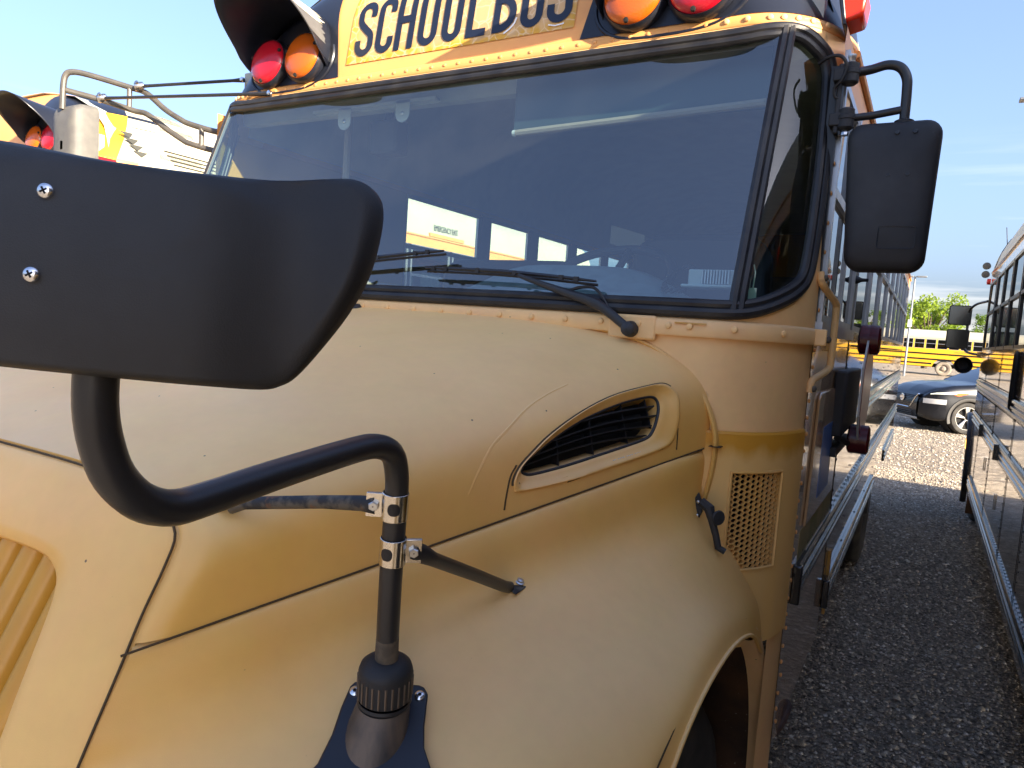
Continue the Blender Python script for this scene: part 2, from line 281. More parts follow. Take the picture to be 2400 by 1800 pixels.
# ------------------------------------------------------------------ mesh helpers
def V(*a): return np.array(a, float)
class MB:
    def __init__(s): s.v = []; s.f = []; s.m = []
    def add(s, vs_, fs, mi=0):
        o = len(s.v); s.v += [tuple(map(float, p)) for p in vs_]; s.f += [tuple(i + o for i in q) for q in fs]; s.m += [mi] * len(fs); return s
    def bx(s, x0, x1, y0, y1, z0, z1, mi=0):
        return s.add([(x0, y0, z0), (x1, y0, z0), (x1, y1, z0), (x0, y1, z0), (x0, y0, z1), (x1, y0, z1), (x1, y1, z1), (x0, y1, z1)],
                     [(0, 3, 2, 1), (4, 5, 6, 7), (0, 1, 5, 4), (1, 2, 6, 5), (2, 3, 7, 6), (3, 0, 4, 7)], mi)
    def obox(s, c, sz, rot=None, mi=0):
        c = V(*c); h = V(*sz) / 2; M = np.eye(3) if rot is None else np.array(rot)
        P8 = [(-1, -1, -1), (1, -1, -1), (1, 1, -1), (-1, 1, -1), (-1, -1, 1), (1, -1, 1), (1, 1, 1), (-1, 1, 1)]
        return s.add([c + M @ (V(*p) * h) for p in P8], [(0, 3, 2, 1), (4, 5, 6, 7), (0, 1, 5, 4), (1, 2, 6, 5), (2, 3, 7, 6), (3, 0, 4, 7)], mi)
    def tube(s, path, r, n=10, closed=False, caps=True, ell=None, up=None, mi=0):
        p = [V(*q) for q in path]; k = len(p); rr = r if hasattr(r, '__len__') else [r] * k
        T = []
        for i in range(k):
            a = p[(i - 1) % k] if (closed or i > 0) else p[i]; b = p[(i + 1) % k] if (closed or i < k - 1) else p[i]
            T.append(_n(b - a))
        u = V(*up) if up is not None else (V(0, 0, 1) if abs(T[0][2]) < .9 else V(1, 0, 0))
        vs_ = []
        for i in range(k):
            if up is not None: u = V(*up)
            u = _n(u - T[i] * u.dot(T[i])); w = np.cross(T[i], u)
            for j in range(n):
                a = 2 * math.pi * j / n; e1, e2 = ell if ell else (1, 1)
                vs_.append(p[i] + (u * math.cos(a) * e1 + w * math.sin(a) * e2) * rr[i])
        fs = []
        for i in range(k if closed else k - 1):
            for j in range(n):
                i2 = (i + 1) % k; fs.append((i * n + j, i * n + (j + 1) % n, i2 * n + (j + 1) % n, i2 * n + j))
        if caps and not closed: fs += [tuple(range(n - 1, -1, -1)), tuple((k - 1) * n + j for j in range(n))]
        return s.add(vs_, fs, mi)
    def grid(s, pts, cu=False, cv=False, flip=False, keep=None, mi=0):
        nu, nv = len(pts), len(pts[0]); vs_ = [p for row in pts for p in row]; fs = []
        for i in range(nu if cu else nu - 1):
            for j in range(nv if cv else nv - 1):
                if keep and not keep(i, j): continue
                i2, j2 = (i + 1) % nu, (j + 1) % nv
                q = (i * nv + j, i2 * nv + j, i2 * nv + j2, i * nv + j2); fs.append(q[::-1] if flip else q)
        return s.add(vs_, fs, mi)
    def lathe(s, prof, c=(0, 0, 0), ax=(0, 0, 1), n=24, mi=0):
        c = V(*c); ax = _n(V(*ax)); u = _n(np.cross(ax, V(1, 0, 0) if abs(ax[0]) < .9 else V(0, 1, 0))); w = np.cross(ax, u)
        rows = [[c + ax * h + (u * math.cos(2 * math.pi * j / n) + w * math.sin(2 * math.pi * j / n)) * r for j in range(n)] for r, h in prof]
        return s.grid(rows, cv=True, mi=mi)
    def prism(s, poly, vec, mi=0):
        p = [V(*q) for q in poly]; k = len(p); v2 = V(*vec)
        return s.add(p + [q + v2 for q in p], [tuple(range(k - 1, -1, -1)), tuple(range(k, 2 * k))] + [(i, (i + 1) % k, k + (i + 1) % k, k + i) for i in range(k)], mi)
    def mesh(s, name, mat, smooth=True, ang=35):
        me = bpy.data.meshes.new(name); me.from_pydata(s.v, [], s.f); me.validate()
        for mm in (mat if isinstance(mat, (list, tuple)) else [mat]): me.materials.append(MATS[mm])
        if len(set(s.m)) > 1 and len(me.polygons) == len(s.m): me.polygons.foreach_set('material_index', s.m)
        if smooth:
            me.polygons.foreach_set('use_smooth', [True] * len(me.polygons)); me.set_sharp_from_angle(angle=R_(ang))
        me.update(); return me
    def build(s, name, mat, parent=None, smooth=True, ang=35, solid=0, bevel=0, sub=0):
        o = bpy.data.objects.new(name, s.mesh(name, mat, smooth, ang)); COL.objects.link(o); attach(o, parent)
        if sub: md = o.modifiers.new('sub', 'SUBSURF'); md.levels = md.render_levels = sub
        if solid: md = o.modifiers.new('solid', 'SOLIDIFY'); md.thickness = solid; md.offset = 0
        if bevel: md = o.modifiers.new('bevel', 'BEVEL'); md.width = bevel; md.segments = 2; md.limit_method = 'ANGLE'
        return o
ORIG = {}
def attach(o, parent):
    if parent is None: return
    o.parent = parent
    if parent.name in ORIG: o.matrix_parent_inverse = Matrix.Translation(-Vector(ORIG[parent.name]))
def root(name, loc, label, cat, group=None, rz=0, world=False):
    o = bpy.data.objects.new(name, None); COL.objects.link(o); o.location = loc; o.rotation_euler = (0, 0, rz); o.empty_display_size = .2
    o['label'] = label; o['category'] = cat
    if group: o['group'] = group
    if world: ORIG[o.name] = tuple(loc)
    return o
def inst(name, me, parent, loc=(0, 0, 0), rot=(0, 0, 0), scale=(1, 1, 1)):
    o = bpy.data.objects.new(name, me); COL.objects.link(o); attach(o, parent); o.location = loc; o.rotation_euler = rot; o.scale = scale; return o
def copy_tree(o, parent, skip=()):
    c = o.copy(); COL.objects.link(c)
    if parent is not None: c.parent = parent; c.matrix_parent_inverse = o.matrix_parent_inverse.copy()
    for ch in list(o.children):
        if ch.name.split('.')[0] not in skip: copy_tree(ch, c, skip)
    return c
def cat(P_, n=6):
    """Catmull-Rom through points"""
    P_ = [V(*p) for p in P_]; out = []
    for i in range(len(P_) - 1):
        a = P_[i - 1] if i > 0 else 2 * P_[0] - P_[1]; b, c = P_[i], P_[i + 1]; d = P_[i + 2] if i + 2 < len(P_) else 2 * P_[-1] - P_[-2]
        for k in range(n):
            t = k / n; out.append(.5 * (2 * b + (c - a) * t + (2 * a - 5 * b + 4 * c - d) * t * t + (3 * b - a - 3 * c + d) * t ** 3))
    out.append(P_[-1]); return out
def catc(P_, n=5):
    P_ = [V(*p) for p in P_]; k = len(P_); out = []
    for i in range(k):
        a, b, c, d = P_[(i - 1) % k], P_[i], P_[(i + 1) % k], P_[(i + 2) % k]
        for q in range(n):
            t = q / n; out.append(.5 * (2 * b + (c - a) * t + (2 * a - 5 * b + 4 * c - d) * t * t + (3 * b - a - 3 * c + d) * t ** 3))
    return out
def text_mesh(s, size, mat, ext=.001):
    cu = bpy.data.curves.new('t', 'FONT'); cu.body = s; cu.size = size; cu.extrude = ext; cu.align_x = 'CENTER'
    o = bpy.data.objects.new('t', cu); COL.objects.link(o); dg = bpy.context.evaluated_depsgraph_get()
    me = bpy.data.meshes.new_from_object(o.evaluated_get(dg)); bpy.data.objects.remove(o); me.materials.clear(); me.materials.append(MATS[mat]); return me
RIVET = None
def rivet_mesh(name, r, mat, h=.45):
    b = MB(); b.lathe([(r, 0), (r * .85, r * h * .7), (r * .45, r * h), (.0001, r * h)], n=10); return b.mesh(name, mat)
def facing(n_):   # euler turning +Z to the given normal
    return Vector(tuple(n_)).to_track_quat('Z', 'Y').to_euler()
# ------------------------------------------------------------------ main bus : front end
BUS = root('school_bus', (0, 5.4, 0), 'faded yellow school bus in the foreground, seen past its hood and windshield', 'bus', 'parked school buses', world=True)

X0, XM, DYC = 1.0, 1.22, .32
def Yf(z): return 1.664 + .371 * (z - 1.84) if z > 1.84 else 1.664
def skin(s, z, off=0.):
    a = abs(s); g = 1 if s >= 0 else -1
    if a <= 1: return V(s * X0, Yf(z) - off, z)
    th = (a - 1) * math.pi / 2; sn, cs_ = math.sin(th), math.cos(th)
    nx, ny = sn * DYC, -cs_ * (XM - X0); q = math.hypot(nx, ny); nx, ny = nx / q, ny / q
    return V(g * (X0 + (XM - X0) * sn + nx * off), Yf(z) + DYC * (1 - cs_) + ny * off, z)
def lin(a, b, n): return [a + (b - a) * i / (n - 1) for i in range(n)]

# window opening outline, right half, in (s, z)
OUTL = [(0, 2.580), (.6, 2.580), (.93, 2.580), (1.10, 2.585), (1.26, 2.588), (1.38, 2.580), (1.49, 2.558), (1.593, 2.529), (1.657, 2.487), (1.69, 2.42), (1.725, 2.30), (1.757, 2.15), (1.772, 2.0), (1.75, 1.925), (1.665, 1.882), (1.524, 1.848), (1.37, 1.824), (1.2, 1.815), (.9, 1.814), (.5, 1.814), (0, 1.814)]
half = cat([(a, b, 0) for a, b in OUTL], 3)
half = [(p[0], p[1]) for p in half]
full = half + [(-s, z) for s, z in half[-2:0:-1]]
def inset(pts, d):   # move towards the inside of the opening, metres (s scaled to metres approx)
    out = []; k = len(pts)
    for i in range(k):
        a, b = pts[(i - 1) % k], pts[(i + 1) % k]
        def sm(p): return (math.copysign(min(abs(p[0]), 1) * 1.0 + max(0, abs(p[0]) - 1) * .42, p[0]))
        tx, tz = sm(b) - sm(a), b[1] - a[1]; L_ = math.hypot(tx, tz) or 1
        nx, nz_ = tz / L_, -tx / L_
        if pts[i][0] * nx + (pts[i][1] - 2.2) * nz_ > 0: nx, nz_ = -nx, -nz_
        k2 = 1.0 if abs(pts[i][0]) < 1 else .42
        out.append((pts[i][0] + nx * d / k2, pts[i][1] + nz_ * d))
    return out
b = MB(); b.tube([skin(s, z, .004) for s, z in inset(full, .012)], .0145, 10, closed=True)
gk = b.build('windshield_gasket', 'rubber', BUS)
b = MB(); b.tube([skin(s, z, .002) for s, z in inset(full, .032)], .0125, 10, closed=True)
b.build('inner_lip', 'rubber', gk)
for g in (-1, 1):
    b = MB()
    for ds, r in ((-.022, .0125), (.022, .0125)):
        b.tube([skin(g * (1.245 + ds + (.018 if z > 2.3 else 0) * 0), z, .006) for z in lin(1.822, 2.575, 16)], r, 8)
    b.build('mullion', 'rubber', BUS)
b = MB(); b.grid([[V(x, Yf(z) + .006, z) for z in lin(1.83, 2.565, 3)] for x in lin(-1.075, 1.075, 3)], flip=True)
b.build('windshield', 'windshield_glass', BUS)
for g in (-1, 1):
    b = MB(); b.grid([[skin(g * s, z, -.006) for z in lin(1.83, 2.575, 20)] for s in lin(1.25, 1.76, 14)], keep=lambda i, j: True, flip=(g > 0))
    # trim to the opening: drop quads outside the outline
    def inside(s, z):
        c = False; k = len(full)
        for i in range(k):
            (x1, y1), (x2, y2) = full[i], full[(i + 1) % k]
            if (y1 > z) != (y2 > z) and s < (x2 - x1) * (z - y1) / (y2 - y1) + x1: c = not c
        return c
    SS, ZZ = lin(1.25, 1.76, 14), lin(1.83, 2.575, 20)
    b = MB(); b.grid([[skin(g * s, z, -.006) for z in ZZ] for s in SS], keep=lambda i, j: inside((SS[i] + SS[i + 1]) / 2, (ZZ[j] + ZZ[j + 1]) / 2), flip=(g < 0))
    b.build('corner_pane', 'side_glass', BUS)
# pillar skin around the opening (each side), header and sill
def outer_of(i, n):
    t = i / (n - 1)
    a, c = .33, .66
    if t < a: return (1.0 * t / a * 2.0 if False else 2.0 * t / a, 2.612)
    if t < c: return (2.0, 2.612 + (1.80 - 2.612) * (t - a) / (c - a))
    return (2.0 * (1 - (t - c) / (1 - c)), 1.80)
n_h = len(half)
# parameterise outer boundary so that it sits opposite the outline
def opp(p):
    s, z = p
    if z > 2.53: return (min(2.0, s * 1.0 if s < 1.25 else 1.25 + (s - 1.25) * (.75 / .35)), 2.612)
    if z < 1.87: return (min(2.0, s if s < 1.2 else 1.2 + (s - 1.2) * (.8 / .44)), 1.80)
    f = (z - 1.87) / (2.53 - 1.87); return (2.0, 1.80 + f * (2.612 - 1.80))
for g in (-1, 1):
    rows = []
    for p in half:
        o_ = opp(p); rows.append([skin(g * (p[0] + (o_[0] - p[0]) * t), p[1] + (o_[1] - p[1]) * t) for t in lin(0, 1, 7)])
    b = MB(); b.grid(rows, flip=(g > 0)); b.build('corner_pillar', 'cowl_paint', BUS, ang=50)

# cowl ledge with rivets
b = MB()
sec = [(0, 1.768), (.014, 1.768), (.016, 1.772), (.016, 1.803), (.010, 1.809), (0, 1.811)]
b.grid([[skin(s, z, o) for o, z in sec] for s in lin(-2, 2, 90)], flip=True)
ledge = b.build('cowl_ledge', 'cowl_paint', BUS, ang=50)
RV = rivet_mesh('rivet', .0085, 'cowl_paint', .7)
RVS = rivet_mesh('rivet', .0065, 'cap_paint', .5)
for k, x in enumerate([-.937 + .1 * i for i in range(19)] + [.939, .991, 1.081]):
    s = x if abs(x) <= 1 else math.copysign(1 + math.asin(min(1, (abs(x) - X0) / (XM - X0))) / (math.pi / 2), x)
    inst('rivet', RV, ledge, skin(s, 1.791, .0165), facing((0, -1, 0)))
for s in (1.55,): inst('rivet', RV, ledge, skin(s, 1.790, .0165), facing(skin(s, 1.79, .2) - skin(s, 1.79, 0)))
bm_ = MB(); bm_.bx(.955, 1.03, 1.6435, 1.647, 1.797, 1.8005); bm_.build('sealer_bead', 'stain_paint', ledge)
# corner bracket at the end of the ledge
b = MB(); b.obox(skin(1.93, 1.788, .022), (.030, .05, .042), Matrix.Rotation(.12, 3, 'Z')); cb = b.build('corner_bracket', 'cowl_paint', ledge, bevel=.004)
inst('bolt', rivet_mesh('bolt', .009, 'rust_tube', .9), cb, skin(1.93, 1.784, .040), facing((.9, -.3, 0)))
# cowl side skin below the ledge
b = MB(); b.grid([[skin(s, z) for z in lin(1.52, 1.77, 6)] for s in lin(-2, 2, 80)], flip=True); b.build('cowl_panel', 'cowl_paint', BUS)
b = MB(); b.grid([[skin(s, z) for z in lin(.55, 1.07, 6)] for s in lin(1.74, 2, 10)], flip=True); b.build('cowl_lower_panel', 'cowl_paint', BUS)
b = MB(); b.grid([[skin(-s, z) for z in lin(.55, 1.07, 6)] for s in lin(1.74, 2, 10)]); b.build('cowl_lower_panel', 'cowl_paint', BUS)
# vent panel with honeycomb
HS0, HS1, HZ0, HZ1 = 1.31, 1.675, 1.215, 1.455
for g in (1, -1):
    b = MB(); ss = [1.12, 1.2, HS0] + lin(HS0 + .04, HS1, 9) + lin(HS1 + .03, 1.93, 7); zz = lin(1.02, HZ0, 6) + lin(HZ0 + .04, HZ1, 6) + lin(HZ1 + .02, 1.545, 4)
    b.grid([[skin(g * s, z, .011) for z in zz] for s in ss], keep=lambda i, j: not (ss[i] >= HS0 - 1e-6 and ss[i + 1] <= HS1 + 1e-6 and zz[j] >= HZ0 - 1e-6 and zz[j + 1] <= HZ1 + 1e-6), flip=(g > 0))
    # rolled edges
    b.grid([[skin(g * s, 1.545 + d * .006, o) for d, o in ((0, .011), (1, .008), (1, -.004))] for s in lin(1.12, 1.93, 20)], flip=(g > 0))
    b.grid([[skin(g * (1.93 + d * .012), z, o) for d, o in ((0, .011), (1, .007), (1, -.004))] for z in lin(1.02, 1.545, 8)], flip=(g < 0))
    vp = b.build('vent_panel', 'vent_paint', BUS)
    if g < 0: continue
    b = MB(); fr = [(HS0, HZ0), (HS1, HZ0), (HS1, HZ1), (HS0, HZ1)]
    loop = []
    for i in range(4):
        a, c = fr[i], fr[(i + 1) % 4]; loop += [skin(a[0] + (c[0] - a[0]) * t, a[1] + (c[1] - a[1]) * t, .011) for t in lin(0, 1, 8)[:-1]]
    b.tube(loop, .0042, 6, closed=True); b.build('vent_rim', 'panel_paint', vp)
    # honeycomb: real holes
    b = MB(); ms = .345 * .30; Wm = (HS1 - HS0) * .30; pitch = Wm / 8.6; hr = pitch / math.sqrt(3) ; rows_ = int((HZ1 - HZ0) / pitch) + 1
    def hx(mx_, mz, off): return skin(HS0 + mx_ / .30, HZ0 + mz, off)
    for c in range(11):
        for r in range(rows_ + 1):
            cx = c * pitch * .88 + pitch * .35; cz = (r + (.5 if c % 2 else 0)) * pitch
            if cx > Wm + pitch * .2 or cz > (HZ1 - HZ0) + pitch * .4: continue
            O, I, K = [], [], []
            for k in range(6):
                a = math.pi / 3 * k
                for Lst, rad, off in ((O, hr * 1.015, .006), (I, hr * .86, .006), (K, hr * .84, -.002)):
                    mx_ = min(max(cx + rad * math.cos(a), 0), Wm); mz = min(max(cz + rad * math.sin(a), 0), HZ1 - HZ0); Lst.append(hx(mx_, mz, off))
            b.add(O + I + K, [(k, (k + 1) % 6, 6 + (k + 1) % 6, 6 + k) for k in range(6)] + [(6 + k, 6 + (k + 1) % 6, 12 + (k + 1) % 6, 12 + k) for k in range(6)])
    b.build('honeycomb_mesh', 'panel_paint', vp, smooth=False)
    b = MB(); b.grid([[skin(s, z, -.07) for z in (HZ0 - .05, HZ1 + .05)] for s in lin(1.05, 1.9, 8)], flip=True); b.build('vent_backing', 'engine_dark', vp)

# ------------------------------------------------------------------ hood
def Yn(x, z): return .6 - .52 * (1.5 - z) + .04 * (x / .6) ** 2
GR = [(0, 1.500), (.2, 1.500), (.36, 1.496), (.47, 1.484), (.545, 1.466), (.59, 1.440), (.598, 1.40), (.598, 1.34), (.602, 1.28), (.606, 1.20), (.610, 1.12), (.606, 1.0), (.55, .93), (.3, .90), (0, .90)]
def Xs(Y): return .61 + .389 * (Y - .53)
def zs(Y): return 1.30 + .1849 * (Y - .53)
def zt(Y):
    t = (Y - .6) / 1.06; return 1.50 + .29 * t + .02 * math.sin(math.pi * max(0, min(1, t)))
def nn(Y): return 4.5 - .75 * (Y - .6)
def hoodp(Y, th):
    n_ = nn(Y); s_, c_ = math.sin(th), math.cos(th)
    return V(math.copysign(abs(s_) ** (2 / n_), s_) * Xs(Y), Y, zs(Y) + (zt(Y) - zs(Y)) * abs(c_) ** (2 / n_))
def xh(Y, z):
    h = min(max((z - zs(Y)) / (zt(Y) - zs(Y)), 0), 1); return Xs(Y) * (1 - h ** nn(Y)) ** (1 / nn(Y))
def hood_side(Y, z, off=0., g=1):
    p = V(xh(Y, z), Y, z); e = .004
    a = V(xh(Y + e, z), Y + e, z) - p; c = V(xh(Y, z + e), Y, z + e) - p; n_ = _n(np.cross(a, c))
    if n_[0] < 0: n_ = -n_
    p = p + n_ * off; return V(g * p[0], p[1], p[2])
INNER = [(1.152, 1.493), (1.160, 1.485), (1.184, 1.483), (1.262, 1.494), (1.352, 1.511), (1.433, 1.527), (1.481, 1.539), (1.500, 1.556), (1.516, 1.588), (1.524, 1.608), (1.527, 1.626), (1.516, 1.635), (1.477, 1.631), (1.424, 1.621), (1.372, 1.607), (1.320, 1.591), (1.270, 1.571), (1.224, 1.548), (1.185, 1.524), (1.162, 1.508)]
OUTER = [(1.123, 1.476), (1.127, 1.461), (1.142, 1.455), (1.264, 1.466), (1.354, 1.482), (1.453, 1.500), (1.522, 1.516), (1.549, 1.532), (1.563, 1.565), (1.572, 1.602), (1.579, 1.633), (1.570, 1.650), (1.552, 1.656), (1.508, 1.650), (1.422, 1.634), (1.350, 1.614), (1.279, 1.588), (1.213, 1.557), (1.167, 1.527), (1.136, 1.501)]
def inpoly(y, z, poly):
    c = False; k = len(poly)
    for i in range(k):
        (x1, y1), (x2, y2) = poly[i], poly[(i + 1) % k]
        if (y1 > z) != (y2 > z) and y < (x2 - x1) * (z - y1) / (y2 - y1) + x1: c = not c
    return c
mid = [(a[0] + (c[0] - a[0]) * .86, a[1] + (c[1] - a[1]) * .86) for a, c in zip(INNER, OUTER)]
YY = [.604, .612, .625, .645] + lin(.67, 1.05, 30) + lin(1.055, 1.64, 190) + [1.655, 1.672]
SPC = np.concatenate([np.linspace(0, .02, 4), np.linspace(.022, .30, 70), np.linspace(.31, .69, 40), np.linspace(.70, .978, 70), np.linspace(.98, 1, 4)])
def warp(Y):   # equal-arc theta table for this station
    ths = lin(-math.pi / 2, math.pi / 2, 400); pts = [hoodp(Y, t) for t in ths]; d = [0]
    for i in range(1, 400): d.append(d[-1] + np.linalg.norm(pts[i] - pts[i - 1]))
    return np.interp(SPC * d[-1], d, ths)
def hood_eased(Y, t):
    p = hoodp(Y, t); q = min(max((Y - .604) / .26, 0), 1); w = 1 - q * q * (3 - 2 * q)
    y2 = Y + w * (.04 * (p[0] / .6) ** 2 + .006 - .52 * (zt(Y) - p[2])); return V(p[0] * Xs(y2) / Xs(Y), y2, p[2] + (zs(y2) - zs(Y)) * min(1, (zt(Y) - p[2]) / (zt(Y) - zs(Y))))
rows = [[hood_eased(Y, t) for t in warp(Y)] for Y in YY]
# the front row follows the groove of the grille surround
gv = [(p[0], p[1]) for p in cat([(a, c, 0) for a, c in GR], 8) if p[1] >= 1.2975]; gv = [(-x, z) for x, z in gv[::-1]] + gv[1:]
gd = [0]
for i in range(1, len(gv)): gd.append(gd[-1] + math.hypot(gv[i][0] - gv[i - 1][0], gv[i][1] - gv[i - 1][1]))
r0 = []; r1 = []
for q in range(len(SPC)):
    # match by the same lateral share as the first hood station
    f = SPC[q] * gd[-1]; x, z = float(np.interp(f, gd, [p[0] for p in gv])), float(np.interp(f, gd, [p[1] for p in gv]))
    p = V(x, Yn(x, z) + .007, z); r0.append(p); h = rows[0][q]
    r1.append(p * .4 + h * .6 + V(math.copysign(.003, x) * min(1, abs(x) / .5), -.002, .003))
for k in range(4):   # ease the first stations towards the groove
    pass
rows = [r0, r1] + rows[2:]
def keep(i, j):
    p = (rows[i][j] + rows[i + 1][j + 1]) / 2
    return not (abs(p[0]) > .7 and inpoly(p[1], p[2], mid))
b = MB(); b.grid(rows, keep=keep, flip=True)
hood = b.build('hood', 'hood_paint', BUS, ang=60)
for g in (1, -1):
    N_ = 5; O_ = catc([(a, c, 0) for a, c in OUTER], N_); I_ = catc([(a, c, 0) for a, c in INNER], N_)
    rr_ = []
    for o_, i_ in zip(O_, I_):
        row = []
        for t, off in ((0, -.001), (.05, .004), (.14, .0055), (.26, .0035), (.42, -.003), (.68, -.008), (.94, -.012), (1.0, -.016), (1.0, -.05)):
            row.append(hood_side(o_[0] + (i_[0] - o_[0]) * t, o_[1] + (i_[1] - o_[1]) * t, off, g))
        rr_.append(row)
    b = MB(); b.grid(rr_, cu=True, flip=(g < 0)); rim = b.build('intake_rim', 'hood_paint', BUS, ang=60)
    b = MB(); cen = (1.37, 1.56); bb = []
    for i_ in I_: bb.append(hood_side(i_[0], i_[1], -.050, g))
    b.add(bb, [tuple(range(len(bb)))]); b.build('intake_backing', 'dark_void', rim, smooth=False)
    b = MB(); b.tube([hood_side(i_[0], i_[1], -.0145, g) for i_ in I_], .0035, 6, closed=True); b.build('intake_frame', 'intake_black', rim)
    # thin shadow gap over the upper edge
    b = MB(); b.tube([hood_side(y, z, .001, g) for y, z, _ in O_[55:] + O_[:3]], .0028, 5); b.build('intake_gap', 'seam_dark', rim)
    # louvre blades
    for k, (zl, zr) in enumerate(((1.500, 1.545), (1.512, 1.568), (1.524, 1.592), (1.538, 1.615))):
        pts = []
        for y in lin(1.15, 1.53, 24):
            f = (y - 1.15) / .38; z = zl + (zr - zl) * f + .016 * math.sin(math.pi * f)
            if inpoly(y, z, INNER): pts.append((y, z))
        if len(pts) < 3: continue
        b = MB(); b.grid([[hood_side(y, z + dz, o, g) for dz, o in ((.001, -.014), (-.009, -.042), (-.011, -.042), (-.002, -.014), (.001, -.014))] for y, z in pts]); b.build('intake_blade', 'intake_black', rim)
    for y in (1.245, 1.335, 1.43, 1.50):
        b = MB(); pz = [z for z in lin(1.48, 1.64, 60) if inpoly(y, z, INNER)]
        b.grid([[hood_side(y + dy, z, o, g) for dy, o in ((-.002, -.020), (.002, -.020), (.002, -.045))] for z in (pz[0], pz[-1])]); b.build('intake_rib', 'intake_black', rim)
# small lettering strip on the intake rim
b = MB()
for k in range(26):
    if k in (12,): continue
    y = 1.375 + k * .0048; z = 1.495 + (y - 1.375) * .17 
    for q in range(3):
        if (k * 7 + q * 3) % 5 == 0: continue
        p = hood_side(y, z + q * .0024 - .0015, -.0025); b.obox(p, (.002, .0032, .0012))
b.build('intake_lettering', 'text_silver', BUS, smooth=False)
# seams
for g in (1, -1):
    b = MB(); b.tube([V(g * (Xs(y) + .0015), y, zs(y) - .001) for y in lin(.522, 1.655, 24)], .0019, 6); b.build('hood_seam', 'seam_dark', BUS)
    b = MB(); b.tube([hood_side(y, z, .0004, g) for y, z in cat([(1.108, 1.424, 0), (1.112, 1.452, 0), (1.120, 1.485, 0), (1.134, 1.512, 0)], 4) and [(p[0], p[1]) for p in cat([(1.108, 1.424, 0), (1.111, 1.452, 0), (1.118, 1.485, 0), (1.132, 1.506, 0)], 4)]], .0020, 5)
    b.tube([hood_side(1.562, z, .0004, g) for z in lin(1.51, 1.56, 4)], .0016, 5); b.build('panel_seam', 'seam_dark', BUS)
# pressed character line in front of the intake
for g in (1, -1):
    ln = cat([(1.0315, 1.4604, 0), (1.0515, 1.4968, 0), (1.087, 1.5394, 0), (1.13, 1.5675, 0), (1.196, 1.6035, 0), (1.266, 1.6302, 0), (1.3345, 1.6507, 0)], 4); k_ = len(ln)
    b = MB(); b.tube([hood_side(p[0], p[1], -.0045 + .0007 * math.sin(math.pi * (.15 + .7 * i / (k_ - 1))), g) for i, p in enumerate(ln)], .005, 8); b.build('pressed_line', 'hood_paint', BUS)
# rolled bead round the rear edge of the hood
rear = [(0, 1.796), (.35, 1.796), (.62, 1.786), (.80, 1.768), (.90, 1.742), (.985, 1.692), (1.04, 1.632), (1.072, 1.560), (1.078, 1.50), (1.070, 1.42), (1.052, 1.34)]
for g in (1, -1):
    R2 = [V(g * x, 0, z) for x, z in rear]; path = [V(p[0] - g * .006 * min(1, abs(p[0])), 1.668, p[2] - .004) for p in cat(R2, 5)]
    b = MB(); b.tube(path, .013, 10, up=(0, 1, 0), ell=(1.0, .5)); b.build('hood_bead', 'hood_paint', BUS)
    b = MB(); b.obox((g * 1.074, 1.668, 1.515), (.026, .038, .002)); b.build('bead_joint', 'seam_dark', BUS)

# ------------------------------------------------------------------ fenders
ST = [(0, [(.602, .541, 1.2965), (.604, .522, 1.262), (.607, .487, 1.195), (.612, .455, 1.13), (.70, .40, 1.02), (.88, .37, .93), (1.06, .40, .80), (1.13, .44, .60)]),
      (.66, [(.661, 1.320), (.674, 1.294), (.700, 1.222), (.76, 1.160), (.87, 1.125), (1.04, 1.06), (1.165, .93), (1.195, .70)]),
      (.85, [(.734, 1.355), (.747, 1.330), (.768, 1.265), (.82, 1.215), (.92, 1.185), (1.07, 1.135), (1.17, 1.05), (1.20, .919)]),
      (1.10, [(.832, 1.401), (.845, 1.377), (.863, 1.310), (.908, 1.265), (.985, 1.238), (1.09, 1.20), (1.175, 1.15), (1.202, 1.107)]),
      (1.35, [(.929, 1.448), (.941, 1.424), (.955, 1.355), (.990, 1.312), (1.045, 1.28), (1.115, 1.24), (1.18, 1.20), (1.206, 1.160)]),
      (1.60, [(1.027, 1.494), (1.037, 1.470), (1.040, 1.405), (1.055, 1.350), (1.09, 1.30), (1.14, 1.235), (1.187, 1.165), (1.206, 1.115)]),
      (1.78, [(1.068, 1.50), (1.070, 1.475), (1.062, 1.40), (1.068, 1.345), (1.10, 1.29), (1.148, 1.205), (1.19, 1.105), (1.204, 1.008)])]
